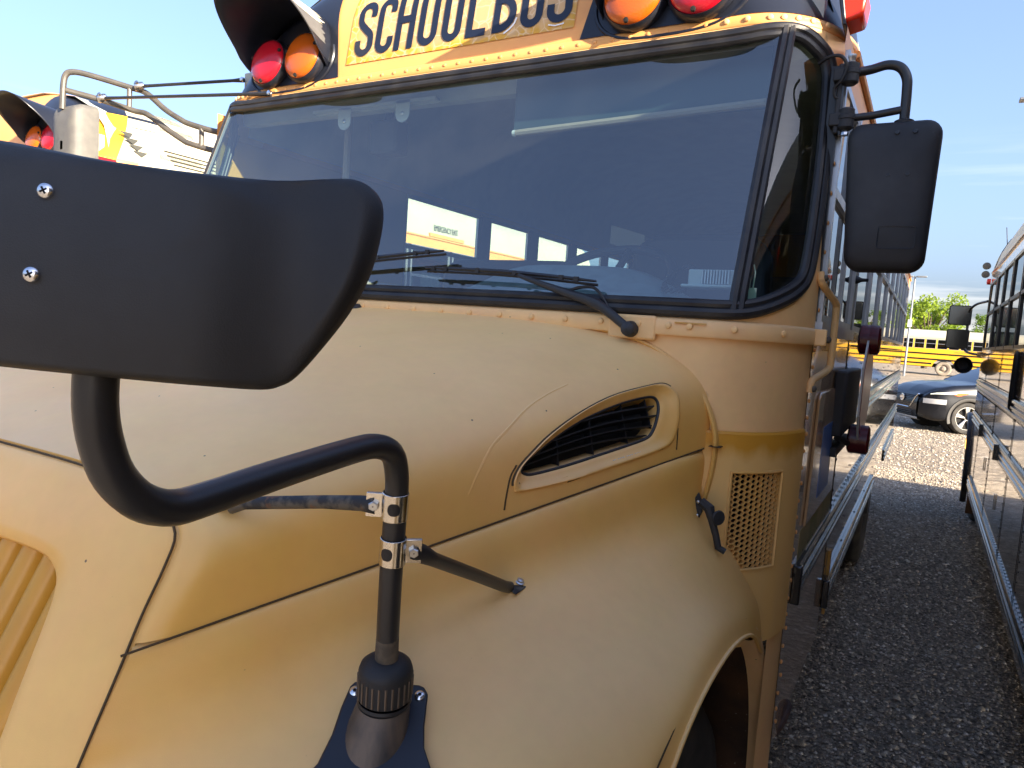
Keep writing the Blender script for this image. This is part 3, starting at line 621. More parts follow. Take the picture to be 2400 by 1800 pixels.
for g in (1, -1):
    ST2 = [(y, [((q[0] - .02, q[1] + .012, q[2] + .006) if len(q) == 3 else (q[0] - .022, q[1] + .006)) for q in pts[:1]] + pts) for y, pts in ST]
    cols = [cat([(p if len(p) == 3 else (p[0], y, p[1])) for p in pts], 6) for y, pts in ST2]; m_ = len(cols[0])
    strips = [cat([c[k] for c in cols], 7) for k in range(m_)]
    G_ = [[V(g * p[0], p[1], p[2]) for p in st] for st in strips]
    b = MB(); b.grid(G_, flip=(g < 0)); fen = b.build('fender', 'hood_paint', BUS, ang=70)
    edge = [p for p in G_[-1] if p[1] > .78]
    b = MB(); b.tube(edge, .0045, 8); b.build('fender_lip', 'hood_paint', fen)
    # rear lower part of the fender behind the wheel opening
    b = MB(); rows = []
    for a in lin(60, -34, 30):
        ca, sa = math.cos(R_(a)), math.sin(R_(a)); w = .030
        rows.append([V(g * x, 1.36 + r * ca, .50 + r * sa) for r, x in ((.650, 1.160), (.654, 1.192), (.660, 1.199), (.660 + w, 1.199), (.668 + w, 1.186), (.668 + w, 1.10))])
    b.grid(rows, flip=(g > 0)); b.build('fender_extension', 'cowl_paint', fen, ang=70)
    b = MB(); b.tube([V(g * x, y, z) for x, y, z in ((1.196, .86, 1.006), (1.19, 1.0, 1.10), (1.188, 1.2, 1.163), (1.192, 1.4, 1.163))], .0015, 4); b.build('fender_seam', 'seam_dark', fen)
    # wheel well
    b = MB(); rows = []
    for a in lin(-30, 200, 40):
        ca, sa = math.cos(R_(a)), math.sin(R_(a)); rows.append([V(g * x, 1.36 + .655 * ca, .50 + .655 * sa) for x in (.62, .85, 1.05, 1.19)])
    b.grid(rows, flip=(g < 0)); b.add([V(g * .62, 1.36 + .66 * math.cos(R_(a)), .5 + .66 * math.sin(R_(a))) for a in lin(-60, 230, 30)], [tuple(range(30))]); b.build('wheel_well', 'well_brown', fen)
def wheel(parent, c, g, r=.50, w=.27, mat='tyre', rim='rim_black', n=40):
    b = MB(); x, y, z = c
    prof = [(r * .56, -w / 2 + .03), (r * .80, -w / 2), (r * .93, -w / 2 + .012), (r * .985, -w / 2 + .035), (r, -w / 2 + .06), (r * .985, -w / 2 + .10), (r, -w / 2 + .105), (r, w / 2 - .105), (r * .985, w / 2 - .10), (r, w / 2 - .06), (r * .985, w / 2 - .035), (r * .93, w / 2 - .012), (r * .80, w / 2), (r * .56, w / 2 - .03)]
    b.lathe(prof, c, (g, 0, 0), n); ty = b.build('wheel', mat, parent)
    b = MB(); b.lathe([(r * .57, w / 2 - .02), (r * .53, w / 2 - .05), (r * .42, w / 2 - .10), (r * .22, w / 2 - .02), (r * .18, w / 2 + .01), (.001, w / 2 + .012)], c, (g, 0, 0), 24); b.build('rim', rim, ty)
    return ty
wheel(BUS, (1.00, 1.36, .50), 1); wheel(BUS, (-1.00, 1.36, .50), -1)

# ------------------------------------------------------------------ nose and grille
OP = [(0, 1.372), (.2, 1.370), (.30, 1.370), (.345, 1.368), (.375, 1.362), (.40, 1.347), (.414, 1.325), (.422, 1.30), (.430, 1.26), (.440, 1.21), (.452, 1.15), (.455, 1.08), (.43, 1.0), (.3, .98), (0, .98)]
h1 = cat([(a, c, 0) for a, c in GR], 4); h2 = cat([(a, c, 0) for a, c in OP], 4)
o1 = [(p[0], p[1]) for p in h1] + [(-p[0], p[1]) for p in h1[-2:0:-1]]; o2 = [(p[0], p[1]) for p in h2] + [(-p[0], p[1]) for p in h2[-2:0:-1]]
rows = []
for a, c in zip(o1, o2):
    row = []
    for t, off in ((0, .010), (.02, .003), (.06, -.001), (.2, -.003), (.5, -.006), (.8, -.005), (.94, -.001), (1.0, .008), (1.0, .05)):
        x, z = a[0] + (c[0] - a[0]) * t, a[1] + (c[1] - a[1]) * t; row.append(V(x, Yn(x, z) + off, z))
    rows.append(row)
b = MB(); b.grid(rows, cu=True, flip=True); nose = b.build('grille_surround', 'hood_paint', BUS, ang=60)
def groove(x, z): return V(x, Yn(x, z) + .006, z)
b = MB(); b.tube([groove(x, z) + V(0, -.0055, 0) for x, z in o1], .0019, 6, closed=True); b.build('surround_groove', 'seam_dark', BUS)
b = MB(); b.bx(-.5, .5, .62, .66, .85, 1.42); b.build('engine_bay_blocker', 'engine_dark', BUS)  # dark box added behind the slats to block light inside the hollow hood
for k in range(-7, 8):
    x = k * .058
    zt_ = 1.368 if abs(x) < .36 else 1.368 - (abs(x) - .36) * .9
    b = MB(); rows = []
    for z in lin(.975, zt_ + .004, 10):
        y = Yn(x, z) + .018; sw = .0
        rows.append([V(x + dx, y + dy, z) for dx, dy in ((-.023, .03), (-.021, .010), (-.014, .001), (.0, -.003), (.014, .001), (.021, .010), (.023, .03))])
    b.grid(rows, flip=True); b.build('grille_slat', 'slat_paint', nose, ang=60)
# lower bumper
b = MB(); b.bx(-1.17, 1.17, .18, .30, .50, .80); b.build('bumper', 'black_panel', BUS, bevel=.03)
# headlamps in the fender fronts
for g in (1, -1):
    b = MB(); b.lathe([(.10, .0), (.098, -.02), (.07, -.04), (.001, -.05)], (g * .82, .42, .93), (0, 1, 0), 24); b.build('headlamp', 'headlamp', BUS)
# closing sheets: firewall, floor
b = MB(); b.bx(-1.05, 1.05, 1.76, 1.78, .6, 1.76); b.build('firewall', 'interior_dark', BUS)

# rubber hood latch on the right
for g in (1, -1):
    lt = MB(); pl = [(1.042, 1.655, 1.408), (1.050, 1.655, 1.392), (1.055, 1.655, 1.365), (1.048, 1.655, 1.345), (1.036, 1.655, 1.338), (1.030, 1.655, 1.352), (1.031, 1.655, 1.385)]
    lt.prism([(g * (p[0] + .012), p[1] - .03, p[2]) for p in (pl if g > 0 else pl[::-1])], (0, .008, 0)); la = lt.build('hood_latch', 'black_plastic', BUS, bevel=.002)
    b = MB(); b.tube([V(g * 1.065, 1.62, 1.388), V(g * 1.086, 1.612, 1.378), V(g * 1.093, 1.612, 1.355), V(g * 1.105, 1.615, 1.32), V(g * 1.112, 1.62, 1.290), V(g * 1.128, 1.622, 1.283)], [.012, .014, .010, .009, .009, .008], 8, ell=(1, .8)); b.build('latch_strap', 'black_plastic', la)
    b = MB(); b.lathe([(.001, 0), (.016, 0), (.018, .004), (.016, .008), (.001, .009)], (g * 1.106, 1.608, 1.362), (.8 * g, -.6, 0), 14); b.build('latch_knob', 'black_plastic', la)
    for z in (1.386, 1.354): inst('bolt', rivet_mesh('bolt', .0042, 'zinc', .8), la, (g * 1.056, 1.624, z), facing((0, -1, 0)))
# ------------------------------------------------------------------ front cap above the windshield
WPR = [(2.40, 1.22), (2.57, 1.22), (2.65, 1.207), (2.75, 1.182), (2.85, 1.135), (2.93, 1.06), (3.00, .945), (3.06, .78), (3.10, .58), (3.125, .33), (3.135, .001)]
def wz(z): return float(np.interp(z, [a for a, _ in WPR], [c for _, c in WPR]))
def capY(z): return 1.950 + .16 * (z - 2.6) + 1.6 * max(0, z - 2.82) ** 2
def capP(s, z, off=0.):
    k = min(max((z - 2.6) / .3, 0), 1); w = wz(z); x0 = (1.0 - .22 * k) * w / 1.22; dy = .32 + .16 * k
    a = abs(s); g = 1 if s >= 0 else -1
    if a <= 1: return V(s * x0, capY(z) - off, z + off * .16)
    th = min(a - 1, 1) * math.pi / 2; sn, cs_ = math.sin(th), math.cos(th); nx, ny = sn * dy, -cs_ * (w - x0 + 1e-6); q = math.hypot(nx, ny)
    ex = max(0, a - 2)
    return V(g * (x0 + (w - x0) * sn + nx / q * off), capY(z) + dy * (1 - cs_) + ny / q * off + ex * (2.75 - capY(z) - dy), z)
def cap_s(x, z):
    k = min(max((z - 2.6) / .3, 0), 1); w = wz(z); x0 = (1.0 - .22 * k) * w / 1.22; a = abs(x)
    return math.copysign(a / x0 if a <= x0 else 1 + math.asin(min(1, (a - x0) / (w - x0))) / (math.pi / 2), x)
ZC = [2.590, 2.61, 2.64, 2.68, 2.73, 2.78, 2.83, 2.88, 2.93, 2.97, 3.01, 3.05, 3.08, 3.105, 3.125, 3.134]
SC = lin(-2.0, 2.0, 81); SC = [-3.0, -2.5] + SC + [2.5, 3.0]
b = MB(); b.grid([[capP(s, z) for z in ZC] for s in SC[:3]], flip=True); b.build('roof_front', 'roof_white', BUS, ang=60)
b = MB(); b.grid([[capP(s, z) for z in ZC] for s in SC[-3:]], flip=True); b.build('roof_front', 'roof_white', BUS, ang=60)
b = MB(); b.grid([[capP(s, z) for z in ZC] for s in SC[2:-2]], flip=True)
cap = b.build('front_cap', 'cap_paint', BUS, ang=60)
b = MB(); sec = [(-.004, 2.5895), (.007, 2.590), (.009, 2.593), (.009, 2.617), (.006, 2.621), (-.002, 2.622)]
b.grid([[capP(s, z, o) for o, z in sec] for s in SC[2:-2]], flip=True); fl = b.build('cap_flange', 'cap_paint', BUS, ang=50)
x = -1.16
while x < 1.17:
    s = cap_s(x, 2.606); inst('rivet', RVS if abs(x) < .9 else RV, fl, capP(s, 2.606, .009), facing(capP(s, 2.606, .2) - capP(s, 2.606, 0)))
    x += .0545 if abs(x) < 1.0 else .030
# seam under the flange
b = MB(); b.tube([capP(s, 2.5885, .004) for s in lin(-2, 2, 70)], .0018, 5); b.build('flange_seam', 'stain_paint', BUS)
# black lamp panels, lamps, visors
def lamp(parent, cx, cz, mat, r=.087):
    y = capY(cz) - .012; d = _n(V(0, -1, .16)); c = V(cx, y, cz)
    b = MB(); b.lathe([(r * 1.09, -.004), (r * 1.10, .020), (r * 1.03, .030), (r * 1.0, .028)], c, d, 40); bz = b.build('lamp_bezel', 'black_panel', parent)
    b = MB(); b.lathe([(r * 1.0, .026), (r * .97, .036), (r * .8, .044), (r * .5, .050), (r * .2, .052), (.0005, .0525)], c, d, 40); ln = b.build('lamp_lens', mat, bz, ang=50)
    b = MB()
    for a in (-95, 25, 165):
        q = c + d * .040 + V(math.cos(R_(a)), 0, 0) * r * .90 + V(0, .16, 1) * math.sin(R_(a)) * r * .90; b.lathe([(.0075, -.004), (.007, .003), (.001, .004)], q, d, 10)
    b.build('lamp_screw', 'dark_void', bz)
for g in (1, -1):
    b = MB(); rows = []
    for z in lin(2.624, 3.06, 18):
        xi = .49 + .21 * (z - 2.62); si = cap_s(xi, z); rows.append([capP(g * s, z, .005) for s in lin(si, 1.99, 30)])
    b.grid(rows, flip=(g > 0)); pn = b.build('lamp_panel', 'black_panel', BUS)
    lamp(pn, g * .852, 2.711, 'red_lens'); lamp(pn, g * .661, 2.711, 'amber_lens')
    # raised ring pressed in the panel
    cx, cz = g * .757, 2.712; loop = []
    for a in lin(-200, 20, 30):
        x_, z_ = cx + .225 * math.copysign(abs(math.cos(R_(a))) ** .6, math.cos(R_(a))), cz + .115 * math.sin(R_(a)); loop.append(capP(cap_s(x_, z_), z_, .006))
    b = MB(); b.tube(loop, .006, 6); b.build('panel_bead', 'black_panel', pn)
    # visor
    rows = []
    for a in lin(-12, 192, 44):
        ca, sa = math.cos(R_(a)), math.sin(R_(a)); pr = max(0, math.sin(R_(a * 180 / 204 + 10.6))) ; rx, rz = .200, .185
        x_ = cx + rx * math.copysign(abs(ca) ** .75, ca); z_ = cz + .0 + rz * math.copysign(abs(sa) ** .8, sa)
        pc = capP(cap_s(x_, z_), z_, -.004); y0 = pc[1]; yl = capY(z_); row = []
        for t in lin(0, 1, 9):
            row.append(V(cx + (x_ - cx) * (1 + .05 * t * t), y0 * (1 - t) + (yl - .32 * pr ** .75) * t, z_ + .012 * t * t + .02 * t))
        rows.append(row)
    b = MB(); b.grid(rows); vz = b.build('lamp_visor', 'black_panel', pn, solid=.003, ang=60)
    # patch of bare cream and primer where the visor paint has peeled
    rng = random.Random(5)
    for nm, t0, a0, a1, mt in (('primer_patch', .25, 6, 50, 'primer_grey'), ('cream_patch', .22, 28, 80, 'visor_cream')):
        rr2 = []
        for i in range(26):
            a = a0 + (a1 - a0) * i / 25; k = (a + 12) / 204 * 43; i0 = min(int(k), 42); f = k - i0
            js = t0 + .10 * math.sin(i * 1.7) * (1 if mt == 'visor_cream' else .3) + .05 * rng.random()
            row = []
            for t in lin(max(.05, js), .995, 6):
                kk = t * 8; j0 = min(int(kk), 7); fj = kk - j0
                p = (rows[i0][j0] * (1 - f) + rows[i0 + 1][j0] * f) * (1 - fj) + (rows[i0][j0 + 1] * (1 - f) + rows[i0 + 1][j0 + 1] * f) * fj
                nrm = _n(p - V(cx, p[1], cz)); row.append(p + nrm * (.0030 if mt == 'primer_grey' else .0038))
            rr2.append(row)
        if g < 0:
            # right flank of the visor on this side of the bus (towards the centre)
            b = MB(); b.grid(rr2); b.build(nm, mt, vz)
# sign
b = MB(); b.grid([[V(x, capY(z) - .003, z) for z in lin(2.668, 2.95, 16)] for x in (-.4625, .4635)], flip=True); sg = b.build('name_sign', 'sign_sheet', BUS)
def ribbon(b, pts, w, y=.0055):
    q_ = []
    for i in range(len(pts) - 1):
        A_, B_ = np.array(pts[i][:2], float), np.array(pts[i + 1][:2], float); n_s = max(1, int(np.linalg.norm(B_ - A_) / .02)); q_ += [tuple(A_ + (B_ - A_) * t / n_s) for t in range(n_s)]
    pts = q_ + [tuple(pts[-1][:2])]
    P2 = [np.array(p, float) for p in pts]; k = len(P2); L_, R2 = [], []
    for i in range(k):
        t = P2[min(i + 1, k - 1)] - P2[max(i - 1, 0)]; t = t / np.linalg.norm(t); n_ = np.array([-t[1], t[0]])
        for lst, q in ((L_, P2[i] + n_ * w / 2), (R2, P2[i] - n_ * w / 2)): lst.append(V(q[0], capY(q[1]) - y, q[1]))
    b.grid([L_, R2])
LH, LZ, LW = .205, 2.6905, .0255
def arc(cx, cz, rx, rz, a0, a1, n=14): return [(cx + rx * math.cos(R_(a)), cz + rz * math.sin(R_(a))) for a in lin(a0, a1, n)]
def letter(ch, x0, x1):
    w = x1 - x0; h = LW / 2; l, r_, bt, tp = x0 + h, x1 - h, LZ + h, LZ + LH - h; c = (l + r_) / 2; rx = (r_ - l) / 2; rz = rx * 1.0; S = []
    if ch == 'S':
        mzz = (bt + tp) / 2
        S.append(arc(c, tp - rz, rx, rz, 0, 180) + cat([(l, tp - rz, 0), (l + .004, mzz + .026, 0), (c, mzz, 0), (r_ - .004, mzz - .026, 0), (r_, bt + rz, 0)], 4)[1:] and
                 [(r_, tp - rz - .018)] + arc(c, tp - rz, rx, rz, 0, 180) + [(p[0], p[1]) for p in cat([(l, tp - rz, 0), (l + .005, mzz + .024, 0), (c, mzz - .002, 0), (r_ - .005, mzz - .026, 0), (r_, bt + rz, 0)], 5)[1:]] + arc(c, bt + rz, rx, rz, 0, -180)[1:] + [(l, bt + rz + .018)])
    elif ch == 'C': S.append([(r_, tp - rz - .018)] + arc(c, tp - rz, rx, rz, 0, 180) + arc(c, bt + rz, rx, rz, 180, 360) + [(r_, bt + rz + .018)])
    elif ch == 'H': S += [[(l, LZ), (l, LZ + LH)], [(r_, LZ), (r_, LZ + LH)], [(l, LZ + LH * .53), (r_, LZ + LH * .53)]]
    elif ch == 'O': S.append(arc(c, tp - rz, rx, rz, 0, 180) + arc(c, bt + rz, rx, rz, 180, 360) + [(r_, tp - rz), (r_ - .0002, tp - rz + .004)])
    elif ch == 'L': S += [[(l, LZ), (l, LZ + LH)], [(l, bt), (x1, bt)]]
    elif ch == 'B':
        mzz = LZ + LH * .53; S += [[(l, LZ), (l, LZ + LH)]]
        for lo_, hi_ in ((bt, mzz), (mzz, tp)):
            q = (hi_ - lo_) / 2; S.append([(l, hi_), (r_ - q, hi_)] + arc(r_ - q, (lo_ + hi_) / 2, q, q, 90, -90) + [(l, lo_)])
    elif ch == 'U': S.append([(l, LZ + LH), (l, bt + rz)] + arc(c, bt + rz, rx, rz, 180, 360) + [(r_, LZ + LH)])
    b = MB()
    for k_, st in enumerate(S): ribbon(b, st, LW, .0055 + .0004 * k_)
    b.build('letter_' + ch.lower(), 'letter_black', sg, smooth=False)
for ch, a, c in zip('SCHOOLBUS', (-.432, -.334, -.244, -.142, -.039, .062, .166, .268, .362), (-.346, -.254, -.160, -.060, .040, .140, .252, .348, .450)): letter(ch, a, c)
b = MB(); ribbon(b, [(.215, 2.684), (.235, 2.696), (.250, 2.712), (.256, 2.730)], .006, .0075); ribbon(b, [(.375, 2.687), (.40, 2.681), (.43, 2.684)], .004, .0075); b.build('peeled_edge', 'white_scratch', sg, smooth=False)
# corner marker lamp
for g in (1,):
    b = MB(); b.prism([(g * 1.205, 2.02, 2.596), (g * 1.250, 2.02, 2.606), (g * 1.256, 2.02, 2.66), (g * 1.240, 2.02, 2.72), (g * 1.17, 2.02, 2.74)], (0, .10, 0)); b.build('marker_lamp', 'marker_red', BUS, bevel=.008)
    b = MB(); b.prism([(1.204, 2.015, 2.588), (1.214, 2.015, 2.588), (1.186, 2.015, 2.745), (1.172, 2.015, 2.745)], (0, .115, 0)); b.build('marker_base', 'black_panel', BUS, bevel=.003)

# ------------------------------------------------------------------ wipers
def wiper(pv, elbow, mid_, tip, bl, br, nm='wiper_arm'):
    b = MB(); pts = cat([pv, elbow, mid_, tip], 6); rr = [float(np.interp(i, [0, 5, 6, 12, len(pts) - 1], [.010, .011, .013, .010, .005])) for i in range(len(pts))]
    b.tube(pts, rr, 8, ell=(.75, 1.1), up=(0, -1, 0)); a = b.build('wiper_arm', 'black_tube', BUS)
    b = MB(); b.lathe([(.020, .03), (.020, .006), (.017, -.010), (.010, -.016), (.001, -.018)], pv, (0, 1, .0), 16); b.build('pivot_cap', 'black_plastic', a)
    b = MB(); P5 = lin(0, 1, 9); q = [V(*bl) + (V(*br) - V(*bl)) * t + V(0, 0, .006 * math.sin(math.pi * t)) for t in P5]
    b.tube(q, [.0035, .006, .0065, .007, .0075, .007, .0065, .006, .0035], 6, ell=(1.1, .9), up=(0, -1, 0)); bl_ = b.build('wiper_blade', 'black_tube', a)
    b = MB(); b.tube([p + V(0, .012, -.009) for p in q], .004, 5); b.build('blade_rubber', 'rubber', bl_)
    b = MB()
    for t in (.06, .14, .34, .56, .82, .9): c_ = V(*bl) + (V(*br) - V(*bl)) * t + V(0, -.004, .005 * math.sin(math.pi * t)); b.obox(c_, (.012, .008, .012))
    b.build('blade_clip', 'black_plastic', bl_)
wiper((.846, 1.630, 1.776), (.756, 1.635, 1.8315), (.664, 1.640, 1.857), (.518, 1.640, 1.898), (.196, 1.652, 1.9125), (.741, 1.650, 1.890))
wiper((-.05, 1.630, 1.776), (-.10, 1.635, 1.83), (-.12, 1.640, 1.86), (-.06, 1.645, 1.905), (-.30, 1.655, 1.90), (.248, 1.665, 1.964))
b = MB(); b.tube(cat([(.80, 1.642, 1.80), (.745, 1.652, 1.868), (.70, 1.655, 1.874), (.66, 1.65, 1.862)], 6), .004, 6); b.build('washer_hose', 'wire_dark', BUS)
b = MB(); b.obox((.846, 1.652, 1.782), (.125, .012, .060)); b.build('wiper_plate', 'cowl_paint', BUS, bevel=.006)

# ------------------------------------------------------------------ right-hand mirror
b = MB()
Ym = 1.985
b.tube(cat([(1.245, 1.97, 2.448), (1.285, Ym, 2.457), (1.322, Ym, 2.464), (1.350, Ym, 2.455), (1.366, Ym, 2.430), (1.370, Ym, 2.395), (1.3715, Ym, 2.315)], 6), .0115, 12)
b.tube([(1.245, 1.97, 2.338), (1.30, Ym, 2.345), (1.368, Ym, 2.354)], .0095, 12)
am = b.build('mirror_arm', 'black_tube', BUS)
for z in (2.448, 2.338):
    b = MB(); b.lathe([(.001, -.030), (.013, -.030), (.020, -.024), (.020, -.006), (.022, -.004), (.022, .004), (.019, .006), (.019, .020), (.012, .024), (.001, .024)], (1.243, 1.965, z), (0, 0, 1), 16); jt = b.build('mirror_joint', 'black_plastic', am)
    b = MB(); zz_ = 1 if z > 2.4 else -1; b.lathe([(.008, .02), (.008, .034), (.0095, .036), (.0095, .043), (.001, .045)], (1.243, 1.965, z), (0, 0, zz_), 8); b.build('joint_bolt', 'zinc', jt)
    b = MB(); b.bx(1.205, 1.24, 1.95, 1.99, z - .02, z + .012); b.build('joint_bracket', 'black_plastic', am, bevel=.003)
b = MB(); b.bx(1.216, 1.228, 1.955, 2.0, 2.30, 2.47); b.build('mirror_mount', 'black_plastic', BUS, bevel=.003)
# housing: back faces the front of the bus
def rrect(cx, cz, hx_, hz_, r, n=7):
    o_ = []
    for sx, sz, a0 in ((1, 1, 0), (-1, 1, 90), (-1, -1, 180), (1, -1, 270)):
        for a in lin(a0, a0 + 90, n): o_.append((cx + sx * (hx_ - r) + r * math.cos(R_(a)), cz + sz * (hz_ - r) + r * math.sin(R_(a))))
    return o_
def taper(pts, cx, cz):   # narrower towards the bottom right, leaning like the real housing
    return [(x + (.012 * (cz - z) / .18 if x < cx else -.004 * (cz - z) / .18), z) for x, z in pts]
rows = []
for t, y, k in ((0, 2.035, .94), (0, 2.030, .985), (0, 2.015, 1.0), (0, 1.985, 1.0), (0, 1.968, .985), (0, 1.958, .95), (0, 1.951, .86), (0, 1.946, .70), (0, 1.943, .45), (0, 1.942, .1)):
    rows.append([V(x, y, z) for x, z in taper(rrect(1.357, 2.142, .0965 * k, .181 * k, .036 * k), 1.357, 2.142)])
b = MB(); b.grid(rows, cv=True); b.add(rows[-1], [tuple(range(len(rows[-1])))])
mh = b.build('mirror_housing', 'black_plastic', BUS, ang=50)
b = MB(); b.add([V(x, 2.034, z) for x, z in taper(rrect(1.357, 2.142, .088, .172, .03), 1.357, 2.142)], [tuple(range(28))]); b.build('mirror_lens', 'mirror_glass', mh, smooth=False)
# scooped lower face and recess outline
b = MB(); b.tube([V(x, 1.9425, z) for x, z in rrect(1.385, 2.040, .040, .026, .006, 3)], .0009, 5, closed=True); b.build('housing_plate_line', 'black_panel', mh)
b = MB()
for x, z in ((1.362, 2.290), (1.400, 2.290), (1.352, 2.190), (1.394, 2.190)): b.lathe([(.006, 0), (.0045, -.001), (.0043, -.0035), (.001, -.0035)], (x, 1.944 if abs(z - 2.14) < .1 else 1.948, z), (0, 1, 0), 12)
b.build('housing_screw', 'black_panel', mh)
b = MB(); b.lathe([(.022, -.004), (.022, .004), (.014, .008), (.0116, .009)], (1.3715, Ym, 2.3215), (0, 0, 1), 16); b.build('arm_collar', 'black_plastic', mh)
# cable to the mirror
b = MB(); b.tube(cat([(1.168, 1.955, 2.475), (1.195, 1.935, 2.482), (1.222, 1.930, 2.478), (1.236, 1.935, 2.455), (1.228, 1.94, 2.425), (1.212, 1.95, 2.41), (1.214, 1.955, 2.39), (1.226, 1.96, 2.385)], 6), .0042, 8); cb_ = b.build('mirror_cable', 'wire_dark', BUS)
b = MB(); b.lathe([(.016, .0), (.016, .006), (.010, .010), (.005, .012)], skin(1.60, 2.475, 0), skin(1.60, 2.475, 1) - skin(1.60, 2.475, 0), 16); b.build('cable_grommet', 'rubber', cb_)

# ------------------------------------------------------------------ left-hand mirror on its long bracket
b = MB()
b.tube(cat([(-1.87, 1.69, 2.56), (-1.868, 1.692, 2.66), (-1.862, 1.698, 2.705), (-1.845, 1.715, 2.722), (-1.80, 1.76, 2.720), (-1.68, 1.874, 2.690), (-1.61, 1.91, 2.668), (-1.52, 1.94, 2.600), (-1.44, 1.965, 2.555), (-1.40, 1.98, 2.538), (-1.30, 2.02, 2.512), (-1.20, 2.06, 2.495)], 5), .0125, 10)
lm = b.build('far_mirror_bracket', 'grey_tube', BUS)
b = MB(); b.tube(cat([(-1.862, 1.70, 2.642), (-1.76, 1.804, 2.620), (-1.66, 1.885, 2.590), (-1.60, 1.91, 2.576), (-1.50, 1.945, 2.510), (-1.43, 1.97, 2.468), (-1.40, 1.98, 2.455), (-1.30, 2.02, 2.430), (-1.20, 2.06, 2.415)], 5), .0125, 10)
b.tube([(-1.68, 1.874, 2.69), (-1.68, 1.874, 2.595)], .011, 8); b.tube([(-1.345, 2.0, 2.524), (-1.345, 2.0, 2.44)], .011, 8); b.build('lower_rail', 'grey_tube', lm)
for p, q in (((-1.62, 1.882, 2.690), (-1.13, 2.04, 2.715)), ((-1.76, 1.800, 2.628), (-.832, 1.935, 2.597))):
    b = MB(); p, q = V(*p), V(*q); b.tube([p, p + (q - p) * .12, p + (q - p) * .9, q], [.0085, .007, .007, .011], 8); st = b.build('stay_rod', 'black_tube', lm)
    b = MB(); b.lathe([(.001, -.018), (.017, -.018), (.019, -.012), (.019, .012), (.017, .018), (.001, .018)], p, (1, 1, .3), 10); b.lathe([(.008, 0), (.008, .026), (.001, .028)], p, (.3, -.8, .5), 8); b.build('stay_clamp', 'bare_metal', st)
    b = MB(); b.lathe([(.010, -.004), (.009, .004), (.001, .006)], q + V(0, -.010, 0), (0, -1, 0), 10); b.build('stay_bolt', 'chrome', st)
b = MB(); rows = []
for t, y, k in ((0, 1.795, .93), (0, 1.79, 1.0), (0, 1.76, 1.0), (0, 1.725, .97), (0, 1.70, .90), (0, 1.69, .80), (0, 1.685, .55), (0, 1.684, .1)):
    rows.append([V(x, y, z) for x, z in rrect(-1.862, 2.405, .098 * k, .185 * k, .03 * k)])
b.grid(rows, cv=True); mh2 = b.build('far_mirror_housing', 'grey_box', BUS, ang=45)
b = MB(); b.add([V(x, 1.794, z) for x, z in rrect(-1.862, 2.405, .088, .172, .03)], [tuple(range(28))]); b.build('mirror_lens', 'mirror_glass', mh2, smooth=False)

# ------------------------------------------------------------------ crossover mirror on the right fender (nearest the camera)
ARM = [(.8656, .754, 1.274), (.8768, .7394, 1.412), (.885, .7314, 1.5171), (.8912, .722, 1.5606), (.8953, .7042, 1.5911), (.8961, .6711, 1.6041), (.9002, .6212, 1.6043), (.9182, .4916, 1.5977), (.9296, .4046, 1.5913), (.9353, .3673, 1.5917), (.9408, .3368, 1.6041), (.9423, .3144, 1.6273), (.9432, .3027, 1.656), (.9463, .296, 1.6865), (.9488, .2952, 1.7222), (.951, .2943, 1.7451)]
MC, MN, MU, MW = V(.9865, .2945, 1.7862), V(.6037, -.7949, .0604), V(.7964, .6048, 0), V(-.0365, .0481, .9982)
OUTM = [(-.0879, .0889), (-.0236, .0814), (.0396, .0785), (.0957, .0799), (.1316, .0843), (.153, .0854), (.1663, .0794), (.1735, .067), (.1732, .045), (.1663, .013), (.1525, -.0163), (.1326, -.0459), (.1155, -.0674), (.1038, -.0753), (.0889, -.079), (.0473, -.0786), (.0036, -.0772), (-.0813, -.0734), (-.15, -.068), (-.20, -.05), (-.225, .0), (-.215, .05), (-.18, .082), (-.135, .091)]
